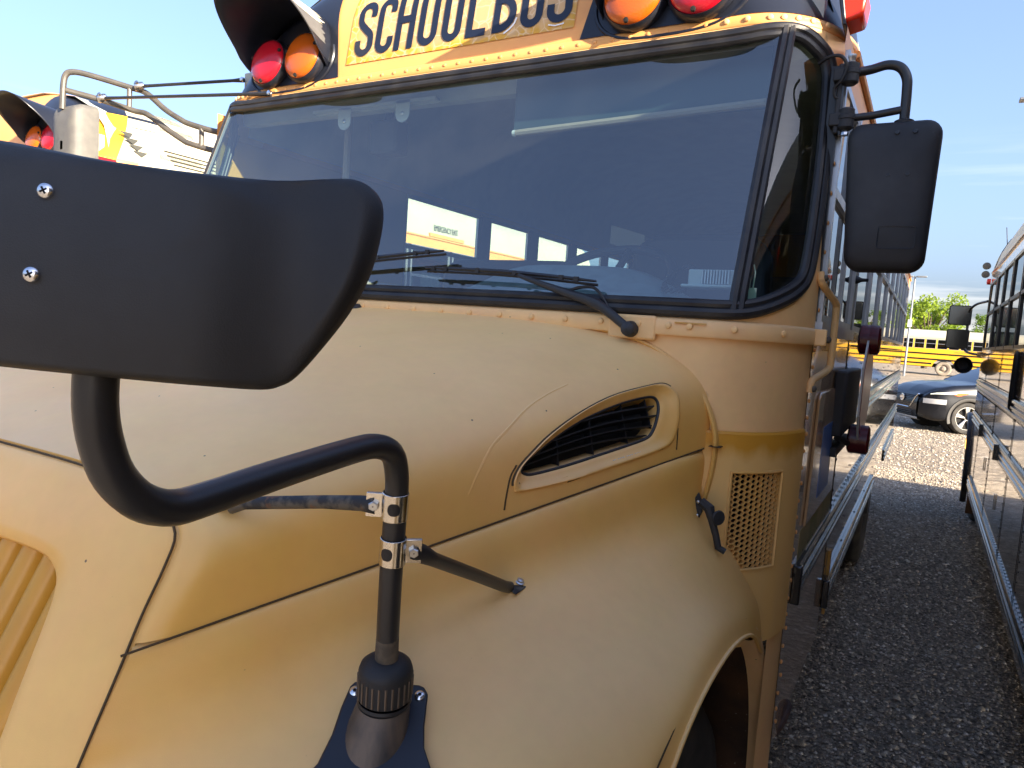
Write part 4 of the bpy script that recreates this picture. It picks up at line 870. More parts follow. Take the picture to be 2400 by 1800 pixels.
def crossover(flip):
    g = -1 if flip else 1
    def W(p): return V(g * p[0], p[1], p[2])
    arm_path = cat(ARM, 4)
    b = MB(); b.tube([W(p) for p in arm_path], .0160, 16); a = b.build('crossover_arm', 'black_tube', BUS)
    b = MB(); b.tube([W(V(*ARM[0]) + (V(*ARM[1]) - V(*ARM[0])) * t) for t in lin(-.05, .36, 8)], [.01635, .01635, .0164, .0163, .0164, .0163, .0162, .0158], 16); b.build('dirt_sleeve', 'dirt_tube', a)
    # housing: closed shell, back towards the front of the bus
    o_ = catc([(x, z, 0) for x, z in OUTM], 4); cx, cz = .015, .005
    rows = []
    def sst(a0, a1, t): t = min(max((t - a0) / (a1 - a0), 0), 1); return t * t * (3 - 2 * t)
    def depth(u, v):
        vr = float(np.interp(u, [-.2, .0106, .0546, .0998, .14, .17], [.078, .078, .0705, .058, .05, .04]))
        d_ = .016 - .020 * (v / .1) ** 2 - .012 * max(0, (-u - .05) / .15) ** 2
        d_ -= .010 * sst(vr - .008, vr + .016, v) * (1 - sst(.05, .135, u))
        d_ -= .022 * sst(.045, .115, u) * (1 - .45 * sst(.118, .160, u)); return d_
    for k, d in ((.965, -.040), (.99, -.034), (1.0, -.026), (.996, -.021), (.985, None), (.96, None), (.93, None), (.90, None), (.86, None), (.82, None), (.77, None), (.71, None), (.64, None), (.56, None), (.47, None), (.37, None), (.25, None), (.12, None)):
        row = []
        for p in o_:
            u_, v_ = cx + (p[0] - cx) * k, cz + (p[1] - cz) * k
            if d is None: w_ = sst(1.0, .90, k) if k < 1 else 0; w_ = min(max((1 - k) / .07, 0), 1) ** .5; dd = -.019 * (1 - w_) + depth(u_, v_) * w_
            else: dd = d
            row.append(W(MC + MU * u_ + MW * v_ + MN * dd))
        rows.append(row)
    b = MB(); b.grid(rows, cv=True, flip=flip); b.add(rows[-1], [tuple(range(len(rows[-1])))]); hs = b.build('crossover_housing', 'black_plastic', BUS, ang=70)
    rows = []
    for k, d in ((.965, -.040), (.8, -.062), (.55, -.080), (.3, -.090), (.08, -.094)):
        rows.append([W(MC + MU * (cx + (p[0] - cx) * k) + MW * (cz + (p[1] - cz) * k) + MN * d) for p in o_])
    b = MB(); b.grid(rows, cv=True, flip=not flip); b.add(rows[-1], [tuple(range(len(rows[-1])))]); b.build('crossover_lens', 'mirror_glass', hs, ang=80)
    for u_, v_ in ((-.0509, .0505), (-.0549, -.0073)):
        c_ = W(MC + MU * u_ + MW * v_ + MN * (depth(u_, v_) + .0012)); n_ = W(MN)
        b = MB(); b.lathe([(.0056, -.002), (.0056, .0004), (.0048, .0018), (.003, .0027), (.0004, .003)], c_, n_, 20); sc = b.build('mirror_screw', 'screw_metal', hs)
        b = MB()
        for aa in (.5, .5 + math.pi / 2):
            d1 = W(MU) * math.cos(aa) + W(MW) * math.sin(aa); d2 = np.cross(n_, d1); d2 = _n(d2); b.obox(c_ + n_ * .0026, (.0052, .0013, .0010), np.stack([d1, d2, n_], 1))
        b.build('screw_cross', 'dark_void', sc, smooth=False)
    # clamps and stays
    ax = _n(V(*ARM[2]) - V(*ARM[1]))
    for c_, lug, mt in ((V(.8843, .7307, 1.5142), V(-.86, -.5, .0), 'bare_metal'), (V(.8806, .7361, 1.4499), V(.75, .66, 0), 'bare_metal')):
        lug = _n(lug); b = MB(); b.lathe([(.0175, -.019), (.0182, -.019), (.0182, .019), (.0175, .019)], W(c_), W(ax), 28)
        s_ = np.cross(ax, lug); b.obox(W(c_ + lug * .026), (.026, .0065, .034), np.stack([W(lug), W(s_), W(ax)], 1)); cl = b.build('tube_clamp', mt, a, bevel=.002)
        hd = s_ if lug[0] < 0 else s_
        fc = -1 if (c_ + hd * 1)[1] > (c_ - hd * 1)[1] else 1
        b = MB(); b.lathe([(.0072, .003), (.0072, .009), (.006, .0105), (.001, .0105)], W(c_ + lug * .028), W(hd * fc), 6); b.build('clamp_bolt', 'zinc', cl, smooth=False)
        # rubber window in the clamp
        fr = _n(V(*CAMP) * 0 + V(.55, -.8, .2)) if lug[0] < 0 else _n(V(.2, -.97, .1)); fr = _n(fr - ax * fr.dot(ax)); s3_ = np.cross(ax, fr)
        b = MB(); gg = []
        for th in lin(-.46, .46, 13):
            hh_ = .0085 * max(0, 1 - (abs(th) / .47) ** 3) ** .5; gg.append([W(c_ + (fr * math.cos(th) + s3_ * math.sin(th)) * .0188 + ax * q_) for q_ in (-hh_, 0, hh_)])
        b.grid(gg); b.build('clamp_rubber', 'rubber', cl, smooth=False)
    s1 = [V(.862, .716, 1.513), V(.84, .712, 1.5125), V(.78, .70, 1.505), V(.70, .682, 1.492), V(.655, .672, 1.484), V(.632, .667, 1.478)]
    b = MB(); b.tube([W(p) for p in s1], [.0125, .011, .0095, .0095, .009, .013], 12, ell=(1, .75)); sa = b.build('rear_stay', 'rust_tube', a)
    b = MB(); b.obox(W(V(.622, .668, 1.4745)), (.034, .022, .005), Matrix.Rotation(-.35 * g, 3, 'Y')); b.build('stay_foot', 'rust_tube', sa, bevel=.003)
    s2_ = [V(.899, .756, 1.450), V(.905, .768, 1.443), V(.903, .80, 1.426), V(.888, .95, 1.355), V(.874, 1.06, 1.302), V(.871, 1.085, 1.292)]
    b = MB(); b.tube([W(p) for p in s2_], [.013, .0135, .0105, .0105, .0105, .011], 12, ell=(1, .8)); sb = b.build('front_stay', 'black_tube', a)
    b = MB(); b.obox(W(V(.874, 1.105, 1.291)), (.030, .045, .005), Matrix.Rotation(.42 * g, 3, 'Y') @ Matrix.Rotation(.10, 3, 'X')); ft = b.build('stay_foot', 'rust_tube', sb, bevel=.004)
    b = MB(); b.lathe([(.0095, 0), (.0095, .002), (.0065, .003), (.006, .006), (.001, .007)], W(V(.876, 1.112, 1.2955)), W(V(.4, -.1, .9)), 14); b.build('foot_screw', 'zinc', ft)
    # base cone, collar and plate
    up = _n(V(*ARM[1]) - V(*ARM[0])); c0 = V(*ARM[0])
    b = MB(); b.lathe([(.0165, .012), (.026, .010), (.036, .002), (.0385, -.006), (.0385, -.045), (.036, -.048)], W(c0), W(up), 36); co = b.build('base_collar', 'black_plastic', a)
    b = MB()
    for k in range(26):
        an = 2 * math.pi * k / 26; e1 = _n(np.cross(up, V(1, 0, 0))); e2 = np.cross(up, e1); b.obox(W(c0 + (e1 * math.cos(an) + e2 * math.sin(an)) * .0386 - up * .028), (.0022, .0022, .032), np.stack([W(e1), W(e2), W(up)], 1))
    b.build('collar_rib', 'worn_plastic', co)
    b = MB(); b.lathe([(.0375, -.050), (.039, -.054), (.0375, -.058)], W(c0), W(up), 36); b.build('collar_ring', 'rubber', co)
    fw = V(.18, -.98, 0); e1 = _n(np.cross(up, V(1, 0, 0))); e2 = np.cross(up, e1); rows = []
    for r_, h_ in ((.0370, .058), (.040, .07), (.045, .10), (.051, .13), (.057, .16), (.062, .19), (.066, .23), (.068, .27)):
        cc_ = c0 - up * h_ + fw * .42 * (h_ - .055); rows.append([W(cc_ + (e1 * math.cos(t) + e2 * math.sin(t)) * r_) for t in lin(0, 2 * math.pi, 37)[:-1]])
    b = MB(); b.grid(rows, cv=True); cn = b.build('base_cone', 'worn_plastic', a)
    # plate: lies on the slope of the fender under the cone
    q = c0 - up * .040; rt = V(.86, .51, 0); bk = _n(V(-.30, .42, -.80)); vv = _n(np.cross(rt, bk)); vv = vv if vv[2] > 0 else -vv
    prof = [(-.056, .022), (-.050, .030), (-.030, .031), (.046, .031), (.054, .028), (.061, .018), (.062, -.03), (.066, -.06), (.085, -.10), (.12, -.14), (.16, -.20), (.19, -.28), (-.19, -.28), (-.16, -.20), (-.11, -.14), (-.076, -.09), (-.066, -.05), (-.062, -.01)]
    b = MB(); b.prism([W(q + bk * .034 + rt * u_ + vv * v_) for u_, v_ in prof], W(bk * .010)); pl_ = b.build('base_plate', 'black_panel', a, bevel=.003)
    for u_ in (-.047, .049):
        b = MB(); b.lathe([(.0075, 0), (.0075, .003), (.005, .005), (.001, .0055)], W(q + bk * .034 + rt * u_ + vv * .013), W(-bk), 16); s_ = b.build('plate_screw', 'screw_metal', pl_)
        b = MB(); b.lathe([(.003, 0), (.001, .0006)], W(q + bk * .0285 + rt * u_ + vv * .013), W(-bk), 6); b.build('screw_cross', 'dark_void', s_)
crossover(False); crossover(True)
# ------------------------------------------------------------------ bus body (side walls, roof, windows) shared by the buses
def body(rt, y0, y1, wpos, wneg, wheels=(), side='gloss_yellow', roof='roof_white', rails_from=None, hdr='cap_paint', lod=0, z_skirt=.76, rail_z=(1.105, .81, 1.49), front_open=False, glassm='side_glass', postm='window_black', drip=True, framem='aluminium'):
    """local frame: +x driver side, y from front to rear"""
    zb, zt_ = 1.83, 2.475
    for g, wins in ((1, wpos), (-1, wneg)):
        # lower wall with wheel openings
        b = MB(); ys = sorted(set([y0, y1] + [w + d for w in wheels for d in (-.70, .70)]))
        n_ = 0
        for a, c in zip(ys[:-1], ys[1:]):
            mid_ = (a + c) / 2; zl = 1.16 if any(abs(mid_ - w) < .69 for w in wheels) else z_skirt
            b.grid([[V(g * 1.22, y, z) for z in (zl, 1.0 if zl < 1 else 1.3, 1.55, 1.83)] for y in lin(a, c, max(2, int((c - a) / .7) + 1))], flip=(g < 0))
            if zl > 1:   # arched corners of the opening
                for sg_, yy in ((1, a), (-1, c)):
                    pts = [V(g * 1.22, yy, 1.16)] + [V(g * 1.22, yy + sg_ * (.70 - .70 * math.cos(R_(t))), .50 + .66 * math.sin(R_(t))) for t in lin(0, 90, 10)]
                    pts = [V(g * 1.22, yy, .50)] + pts if False else pts
                    b.add(pts, [(0, i, i + 1) if (g * sg_ < 0) else (0, i + 1, i) for i in range(1, len(pts) - 1)])
        b.build('side_panel', side, rt)
        # header above windows
        b = MB(); b.grid([[V(g * x, y, z) for x, z in ((1.22, zt_), (1.22, 2.53), (1.222, 2.57))] for y in lin(y0, y1, 6)], flip=(g < 0)); b.build('window_header', hdr, rt)
        if drip:
            b = MB(); b.tube([V(g * 1.226, y, 2.572) for y in (y0 + .2, y1)], .011, 8); b.build('drip_rail', hdr, rt)
        # posts
        edges = [y0] + [e for w in wins for e in w] + [y1]
        for a, c in zip(edges[::2], edges[1::2]):
            if c - a > .004: b = MB(); b.bx(*((1.195, 1.221) if g > 0 else (-1.221, -1.195)), a, c, zb, zt_); b.build('window_post', postm if c - a < .3 else side, rt)
        # windows: frame, mid bar, panes
        cache = {}
        for a, c in wins:
            w = round(c - a, 3)
            if w not in cache:
                f = MB(); t = .022
                f.bx(-.012, .006, 0, t, 0, zt_ - zb); f.bx(-.012, .006, w - t, w, 0, zt_ - zb); f.bx(-.012, .006, t, w - t, 0, t); f.bx(-.012, .006, t, w - t, zt_ - zb - t, zt_ - zb)
                if w < 1.0: f.bx(-.012, .008, t, w - t, (zt_ - zb) * .52, (zt_ - zb) * .52 + .025)
                gl = MB(); gl.add([(-.004, t, t), (-.004, w - t, t), (-.004, w - t, zt_ - zb - t), (-.004, t, zt_ - zb - t)], [(0, 1, 2, 3)])
                cache[w] = (f.mesh('window', framem, smooth=False), gl.mesh('pane', (glassm if isinstance(glassm, str) else glassm[0 if g > 0 else 1]), smooth=False))
            fo = inst('window', cache[w][0], rt); M = Matrix.Translation((g * 1.218, a, zb)) @ Matrix.Diagonal((g, 1, 1, 1)); 
            fo.matrix_basis = M
            po = bpy.data.objects.new('pane', cache[w][1]); COL.objects.link(po); po.parent = fo
        # rub rails
        if rails_from is not None:
            for k, z in enumerate(rail_z):
                segs = [(rails_from[k], y1)]
                if z < 1.0:
                    for w in wheels: segs = [q for s_ in segs for q in ((s_[0], min(s_[1], w - .74)), (max(s_[0], w + .74), s_[1])) if q[1] - q[0] > .1]
                for a, c in segs:
                    b = MB(); prof = [(0, -.05), (.012, -.05), (.018, -.042), (.018, -.028), (.010, -.022), (.010, -.012), (.020, -.006), (.020, .006), (.010, .012), (.010, .022), (.018, .028), (.018, .042), (.012, .05), (0, .05)]
                    b.grid([[V(g * (1.2205 + x), y, z + q) for x, q in prof] for y in (a, c)], flip=(g > 0)); b.add([V(g * (1.2205 + x), a, z + q) for x, q in prof], [tuple(range(len(prof)))]); b.add([V(g * (1.2205 + x), c, z + q) for x, q in prof], [tuple(range(len(prof)))]); b.build('rub_rail', 'rail_black', rt, ang=25)
    # roof
    b = MB(); half_ = [(1.222, 2.570)] + [(wz(z), z) for z in (2.62, 2.68, 2.74, 2.80, 2.86, 2.92, 2.97, 3.01, 3.05, 3.08, 3.105, 3.125)] + [(0, 3.136)]
    prof = half_ + [(-x, z) for x, z in half_[-2::-1]]; ry = y0 + (.45 if front_open else 0)
    b.grid([[V(x, y, z) for x, z in prof] for y in lin(ry, y1, 12)]); ro = b.build('roof', roof, rt, ang=50)
    # rear wall and underbody
    b = MB(); b.add([V(x, y1, z) for x, z in prof] + [V(-1.22, y1, z_skirt), V(1.22, y1, z_skirt)], [tuple(range(len(prof) + 2))]); b.build('rear_wall', side, rt, smooth=False)
    b = MB(); b.bx(-1.21, 1.21, y0 + .05, y1 - .02, 1.0, 1.05); b.build('floor', 'interior_dark', rt)
    b = MB(); b.bx(-.45, .45, y0 - .8, y1 - .3, .55, .80); b.build('chassis', 'engine_dark', rt)
    return ro
class Sh:   # shift: write meshes in world coordinates of the main bus
    pass
pitch = .69
WP = [(2.03, 2.88)] + [(2.98 + pitch * i, 2.98 + pitch * i + .645) for i in range(9)]
WN = [(3.235, 4.025)] + [(4.145 + pitch * i, 4.145 + pitch * i + .56) for i in range(7)]
YE = 9.3
roof_o = body(BUS, 1.985, YE, WP, WN, wheels=(6.45,), glassm=('dark_glass', 'side_glass'), rails_from=(2.07, 2.95, 3.30), front_open=True)
wheel(BUS, (1.06, 6.45, .50), 1, w=.24); wheel(BUS, (-1.06, 6.45, .50), -1, w=.24); wheel(BUS, (.78, 6.45, .50), 1, w=.24); wheel(BUS, (-.78, 6.45, .50), -1, w=.24)
# grey-brown lower front part of the side, riveted seams
b = MB(); b.grid([[V(1.2225, y, z) for z in (.66, 1.0, 1.4, 1.79)] for y in lin(1.975, 2.90, 5)]); cp = b.build('cab_side_panel', 'gloss_tan', BUS)
b = MB(); b.grid([[V(-1.2225, y, z) for z in (.66, 1.0, 1.4, 1.79)] for y in lin(1.975, 2.90, 5)], flip=True); b.build('cab_side_panel', 'gloss_tan', BUS)
b = MB(); b.bx(1.2225, 1.2245, 2.895, 2.905, .80, 1.80); b.build('side_seam', 'seam_dark', BUS)
b = MB(); b.prism([(1.223, y, z) for y, z in ((2.17, 1.615), (2.20, 1.632), (2.72, 1.632), (2.745, 1.61), (2.78, 1.25), (2.14, 1.25))], (.008, 0, 0)); dr = b.build('access_door', 'gloss_tan', BUS, bevel=.004)
b = MB(); b.bx(1.2312, 1.2322, 2.33, 2.60, 1.30, 1.52); b.build('blue_sticker', 'blue_sticker', dr)
b = MB(); b.bx(1.2226, 1.2236, 2.10, 2.86, 1.155, 1.245); b.build('algae_band', 'green_film', BUS)
b = MB(); b.bx(1.2226, 1.227, 2.25, 2.88, 1.15, 1.156); b.build('panel_crease', 'gloss_tan', BUS)
SR = rivet_mesh('rivet', .006, 'cap_paint', .6); SRD = rivet_mesh('rivet', .006, 'black_panel', .6)
for i in range(24): inst('rivet', SR, cp, (1.2225, 2.005 + (.018 if i % 3 == 0 else 0), .72 + i * .045), facing((1, 0, 0)))
b = MB(); rv = [(2.93 + .69 * k, z) for k in range(9) for z in lin(.86, 1.76, 16)] + [(y, 1.775) for y in lin(3.0, 9.2, 110)] + [(y, 1.165) for y in lin(2.2, 9.2, 70)] + [(y, 1.045) for y in lin(2.2, 9.2, 70)] + [(y, 1.55) for y in lin(3.4, 9.2, 70)] + [(y, 1.43) for y in lin(3.4, 9.2, 70)]
for y, z in rv: b.lathe([(.0055, 0), (.004, .003), (.0005, .0035)], (1.2215, y, z), (1, 0, 0), 6)
o = b.build('small_rivets', 'window_black', BUS); o['kind'] = 'stuff'
for i in range(9): inst('rivet', SR, BUS, (1.2225, 1.998, 1.86 + i * .075), facing((1, 0, 0)))
# driver's window frame accents
b = MB(); b.bx(1.219, 1.232, 2.005, 2.028, 1.80, 2.52); b.bx(1.219, 1.232, 2.43, 2.455, 1.84, 2.475); b.bx(1.219, 1.236, 2.0, 2.92, 1.795, 1.83); b.build('driver_window_frame', 'aluminium', BUS)
# grab handle
b = MB(); b.tube(cat([(1.222, 1.968, 1.955), (1.228, 1.968, 1.928), (1.240, 2.03, 1.905), (1.252, 2.085, 1.885), (1.254, 2.10, 1.86), (1.254, 2.105, 1.73), (1.250, 2.095, 1.705), (1.240, 2.04, 1.690), (1.228, 1.975, 1.675), (1.224, 1.968, 1.645)], 6), .0095, 10); gh = b.build('grab_handle', 'cowl_paint', BUS)
for z in (1.94, 1.655): inst('bolt', rivet_mesh('bolt', .009, 'rust_tube', .9), gh, (1.234, 1.968, z), facing((1, -.2, 0)))
# stop arm
b = MB(); b.bx(1.222, 1.262, 2.55, 3.10, 1.47, 1.69); sa = b.build('stop_arm_box', 'black_plastic', BUS, bevel=.008)
oc = [(2.845 + .235 * math.cos(R_(22.5 + 45 * k)), 1.622 + .215 * math.sin(R_(22.5 + 45 * k))) for k in range(8)]
b = MB(); b.prism([(1.296, y, z) for y, z in oc], (.006, 0, 0)); so = b.build('stop_sign', 'sign_white', sa, smooth=False)
b = MB(); b.prism([(1.3025, 2.845 + (y - 2.845) * .9, 1.622 + (z - 1.622) * .9) for y, z in oc], (.0015, 0, 0)); b.build('sign_face', 'stop_red', so, smooth=False)
for z in (1.800, 1.445):
    b = MB(); b.lathe([(.050, -.03), (.052, .0), (.052, .028), (.042, .034), (.001, .036)], (1.300, 2.78, z), (1, 0, 0), 20); b.lathe([(.050, -.03), (.052, .0), (.052, .028), (.042, .034), (.001, .036)], (1.299, 2.78, z), (-1, 0, 0), 20); b.build('stop_lamp', 'maroon_lens', so)
b = MB(); b.tube([(1.245, 2.62, 1.46), (1.27, 2.75, 1.43), (1.285, 2.95, 1.40)], .012, 8); b.bx(1.224, 1.25, 2.56, 3.05, 1.40, 1.43); b.build('stop_arm_hinge', 'black_plastic', sa)
# side lamp stalk near the first passenger window
b = MB(); b.lathe([(.016, 0), (.007, .020), (.006, .036), (.007, .040), (.001, .042)], (1.222, 2.93, 2.02), (1, -.1, 0), 12); b.build('side_stalk', 'black_plastic', BUS)
# rail end caps
for y, z in ((2.07, 1.105), (2.95, .81)): b = MB(); b.bx(1.2215, 1.246, y - .025, y + .003, z - .055, z + .055); b.build('rail_end_cap', 'rail_black', BUS, bevel=.004)
# mud flap behind front wheel and tow eye
b = MB(); b.prism([(1.13, 2.02, .60), (1.205, 2.02, .63), (1.21, 2.05, .66), (1.205, 2.10, .715), (1.19, 2.11, .715), (1.155, 2.06, .69)], (0, 0, -.07)); b.tube(cat([(1.20, 2.06, .64), (1.225, 2.12, .665), (1.230, 2.20, .685), (1.215, 2.22, .68), (1.205, 2.14, .655)], 5), .011, 8); b.build('tow_hook', 'tow_rust', BUS)
b = MB(); b.bx(1.2215, 1.232, 3.02, 3.06, .70, .96); b.build('orange_marker', 'stain_paint', BUS)

# ------------------------------------------------------------------ cab interior
b = MB(); rows = []
for x in lin(-1.1, 1.1, 45):
    hump = .105 * math.exp(-((x - .50) / .33) ** 4); rows.append([V(x, y, z) for y, z in ((1.70, 1.80), (1.74, 1.846), (1.85, 1.850 + hump * .3), (1.98, 1.856 + hump), (2.10, 1.850 + hump * 1.15), (2.16, 1.82 + hump), (2.18, 1.70), (2.18, 1.3))])
b.grid(rows, flip=True); dash = b.build('dashboard', 'dash_grey', BUS, ang=60)
b = MB(); b.bx(.42, .72, 1.755, 1.83, 1.848, 1.862); b.build('defrost_grille', 'interior_dark', dash)
c_ = V(.47, 2.36, 1.955); up_ = _n(V(0, -.55, .83)); e1 = V(1, 0, 0); e2 = np.cross(up_, e1)
b = MB(); b.tube([c_ + (e1 * math.cos(a) + e2 * math.sin(a)) * .225 for a in lin(0, 2 * math.pi, 41)[:-1]], .0165, 10, closed=True); sw = b.build('steering_wheel', 'seat_dark', BUS)
b = MB(); b.lathe([(.07, -.02), (.07, .02), (.04, .035), (.001, .035)], c_ - up_ * .03, up_, 16)
for a in (0, 120, 240): b.tube([c_ - up_ * .02, c_ + (e1 * math.cos(R_(a + 90)) + e2 * math.sin(R_(a + 90))) * .22], .014, 6)
b.tube([c_ - up_ * .05, c_ - up_ * .5], .03, 8); b.build('steering_hub', 'seat_dark', sw)
def seat(nm, x0, x1, y, ztop, mt='seat_dark'):
    b = MB(); o_ = rrect((x0 + x1) / 2, (1.35 + ztop) / 2, (x1 - x0) / 2, (ztop - 1.35) / 2, .13, 7); b.prism([(x, y, z) for x, z in o_], (0, .09, 0)); bk = b.build(nm, mt, BUS, bevel=.03)
    b = MB(); b.bx(x0, x1, y - .42, y + .02, 1.36, 1.50); b.build('seat_cushion', mt, bk, bevel=.03); return bk
seat('driver_seat', .30, .90, 2.98, 2.20)
for i in range(7):
    y = 3.55 + .78 * i; seat('passenger_seat', -1.14, -.20, y - .02, 2.11 if i else 2.135); seat('passenger_seat', .24, 1.14, y + .35, 2.11)
# two-way radio with fins beside the driver
b = MB(); b.bx(.905, 1.055, 1.82, 1.92, 1.896, 1.904); b.bx(.91, 1.065, 1.865, 1.905, 1.904, 1.946); rd = b.build('radio_box', 'pale_plastic', dash, bevel=.003)
for k in range(10): b = MB(); x = .950 + k * .0075; b.bx(x, x + .0035, 1.85, 1.865, 1.908, 1.944); b.build('radio_fin', 'aluminium', rd, smooth=False)
b = MB(); cc = cat([(.93, 1.88, 1.935), (.89, 1.92, 1.955), (.84, 1.95, 1.945), (.825, 1.93, 1.91), (.85, 1.89, 1.89), (.91, 1.86, 1.89)], 14); cc2 = []
for i, p in enumerate(cc): cc2.append(p + V(.006 * math.cos(i * 1.3), .006 * math.sin(i * 1.3), .006 * math.sin(i * 1.3 + 1)))
b.tube(cc2, .004, 6); b.build('radio_cord', 'wire_dark', rd)
b = MB(); b.bx(1.098, 1.116, 1.735, 1.742, 1.853, 1.893); b.tube([(1.107, 1.74, 1.89), (1.108, 1.745, 1.93), (1.10, 1.76, 1.95)], .002, 5); b.build('hanging_tag', 'mint_plastic', dash, bevel=.001)
# roller sun visor with pale bar, hooks, camera pod, mirror
b = MB(); b.tube([(.25, 2.02, 2.388), (1.04, 1.99, 2.403)], .0115, 8); bar = b.build('visor_bar', 'bar_tan', BUS)
b = MB(); b.bx(.24, 1.04, 2.018, 2.022, 2.395, 2.56); b.build('visor_screen', 'visor_tint', bar)
b = MB(); b.lathe([(.001, -.012), (.011, -.012), (.011, .0), (.001, 0)], (.25, 2.02, 2.388), (1, 0, 0), 10); b.build('visor_bracket', 'pale_plastic', bar)
for x, z in ((-.53, 2.492), (-.245, 2.498)):
    b = MB(); b.prism([(x + .032 * math.cos(R_(a)), 2.03, z + .032 * math.sin(R_(a))) for a in lin(180, 360, 14)] + [(x + .032, 2.03, z + .05), (x - .032, 2.03, z + .05)], (0, .004, 0)); hk = b.build('visor_bracket_plate', 'pale_plastic', BUS, smooth=False)
    b = MB(); b.lathe([(.008, -.002), (.005, -.004), (.001, -.005)], (x, 2.03, z), (0, 1, 0), 10); b.build('plate_screw', 'zinc', hk)
b = MB(); b.bx(-.70, -.10, 2.03, 2.10, 2.535, 2.545); b.build('visor_track', 'pale_plastic', BUS)
b = MB(); b.bx(-.52, -.38, 2.16, 2.24, 2.40, 2.53); cmr = b.build('camera_pod', 'interior_dark', BUS, bevel=.012)
b = MB(); b.bx(-.46, -.43, 2.18, 2.2, 2.53, 2.6); b.build('pod_stem', 'interior_dark', cmr)
b = MB(); b.prism([(.06, 3.3, 2.20), (.24, 3.3, 2.15), (.24, 3.3, 2.24), (.06, 3.3, 2.29)], (0, .01, 0)); b.build('route_card', 'pale_plastic', BUS, smooth=False)
b = MB(); b.tube([(-.72, 2.25, 1.2), (-.72, 2.25, 2.6)], .016, 8); b.tube([(-.72, 2.25, 1.9), (-.72, 2.9, 1.9), (-.72, 2.95, 1.2)], .014, 8); b.build('stanchion', 'bar_tan', BUS)
# inner ceiling liner and bulkhead strip
b = MB(); b.grid([[V(wz(z) * .975 * g, y, z - .03) for g, z in ((1, 2.53), (1, 2.7), (1, 2.85), (1, 2.97), (1, 3.06), (1, 3.12), (-1, 3.12), (-1, 3.06), (-1, 2.97), (-1, 2.85), (-1, 2.7), (-1, 2.53))] for y in lin(2.12, YE - .05, 12)], flip=True); b.build('ceiling_liner', 'liner', BUS, ang=50)
b = MB(); b.bx(-1.15, 1.15, 2.06, 2.10, 2.53, 2.75); b.build('front_header_liner', 'liner', BUS)
for g in (1, -1):
    b = MB(); b.bx(*((1.17, 1.19) if g > 0 else (-1.19, -1.17)), 2.95 if g > 0 else 3.2, YE, 1.05, 1.83); b.build('inner_wall', 'liner', BUS)
b = MB(); b.bx(.25, 1.16, 3.12, 3.15, 1.05, 1.92); b.build('driver_barrier', 'interior_dark', BUS)
# ------------------------------------------------------------------ ground
def gz(y): return .22 * float(np.interp(y, [24, 52], [0, 1]))
b = MB(); ys_ = [-60, -20, -5, 0, 3, 6, 10, 15, 20, 24, 30, 38, 45, 52, 70, 120, 250, 600]; xs_ = [-400, -120, -40, -15, -6, -2, 0, 2, 4, 8, 16, 40, 120, 400]
b.grid([[V(x, y, gz(y)) for y in ys_] for x in xs_], flip=True); gr = b.build('ground', 'gravel', None); gr['kind'] = 'structure'
def stones(name, boxes):
    O8 = np.array([(1, 0, 0), (-1, 0, 0), (0, 1, 0), (0, -1, 0), (0, 0, 1), (0, 0, -1), (.6, .6, .3), (-.6, -.55, .35)]); F8 = [(0, 6, 4), (6, 2, 4), (2, 1, 4), (1, 7, 4), (7, 3, 4), (3, 0, 4), (0, 2, 6), (1, 3, 7)]
    vs_, fs = [], []; o = 0
    for n_, x0, x1, y0, y1, s0, s1, pw in boxes:
        X = np.random.uniform(x0, x1, n_); Yv = np.random.uniform(y0, y1, n_); S = s0 + (s1 - s0) * np.random.random(n_) ** pw
        A = np.random.uniform(0, 6.283, n_); sc = np.random.uniform(.65, 1.25, (n_, 8, 1)); fl = np.random.uniform(.45, .9, n_)
        P0 = O8[None] * sc * S[:, None, None]; P0[:, :, 2] *= fl[:, None]; ca, sa = np.cos(A)[:, None], np.sin(A)[:, None]
        Q = np.empty_like(P0); Q[:, :, 0] = P0[:, :, 0] * ca - P0[:, :, 1] * sa + X[:, None]; Q[:, :, 1] = P0[:, :, 0] * sa + P0[:, :, 1] * ca + Yv[:, None]; Q[:, :, 2] = P0[:, :, 2] + (S * fl * .25)[:, None]
        vs_.append(Q.reshape(-1, 3)); f = (np.arange(n_)[:, None, None] * 8 + np.array(F8)[None]).reshape(-1, 3) + o; fs.append(f); o += n_ * 8
    Vv = np.concatenate(vs_); Fv = np.concatenate(fs); me = bpy.data.meshes.new(name); me.vertices.add(len(Vv)); me.vertices.foreach_set('co', Vv.ravel()); me.loops.add(Fv.size); me.loops.foreach_set('vertex_index', Fv.ravel().astype(np.int32))
    me.polygons.add(len(Fv)); me.polygons.foreach_set('loop_start', np.arange(0, Fv.size, 3, dtype=np.int32)); me.polygons.foreach_set('loop_total', np.full(len(Fv), 3, np.int32)); me.update(calc_edges=True); me.validate()
    me.materials.append(MATS['stones']); ob = bpy.data.objects.new(name, me); COL.objects.link(ob); ob['kind'] = 'stuff'; ob['label'] = 'loose grey and tan gravel covering the lot'; ob['category'] = 'gravel'
stones('gravel_stones', [(26000, .9, 2.4, 1.7, 6.0, .004, .014, 2.2), (16000, .7, 2.5, 6.0, 12.0, .007, .018, 2.), (16000, -.5, 3.6, 11.0, 30.0, .012, .028, 2.), (500, .9, 2.3, 2.0, 9.0, .012, .022, 1.5)])

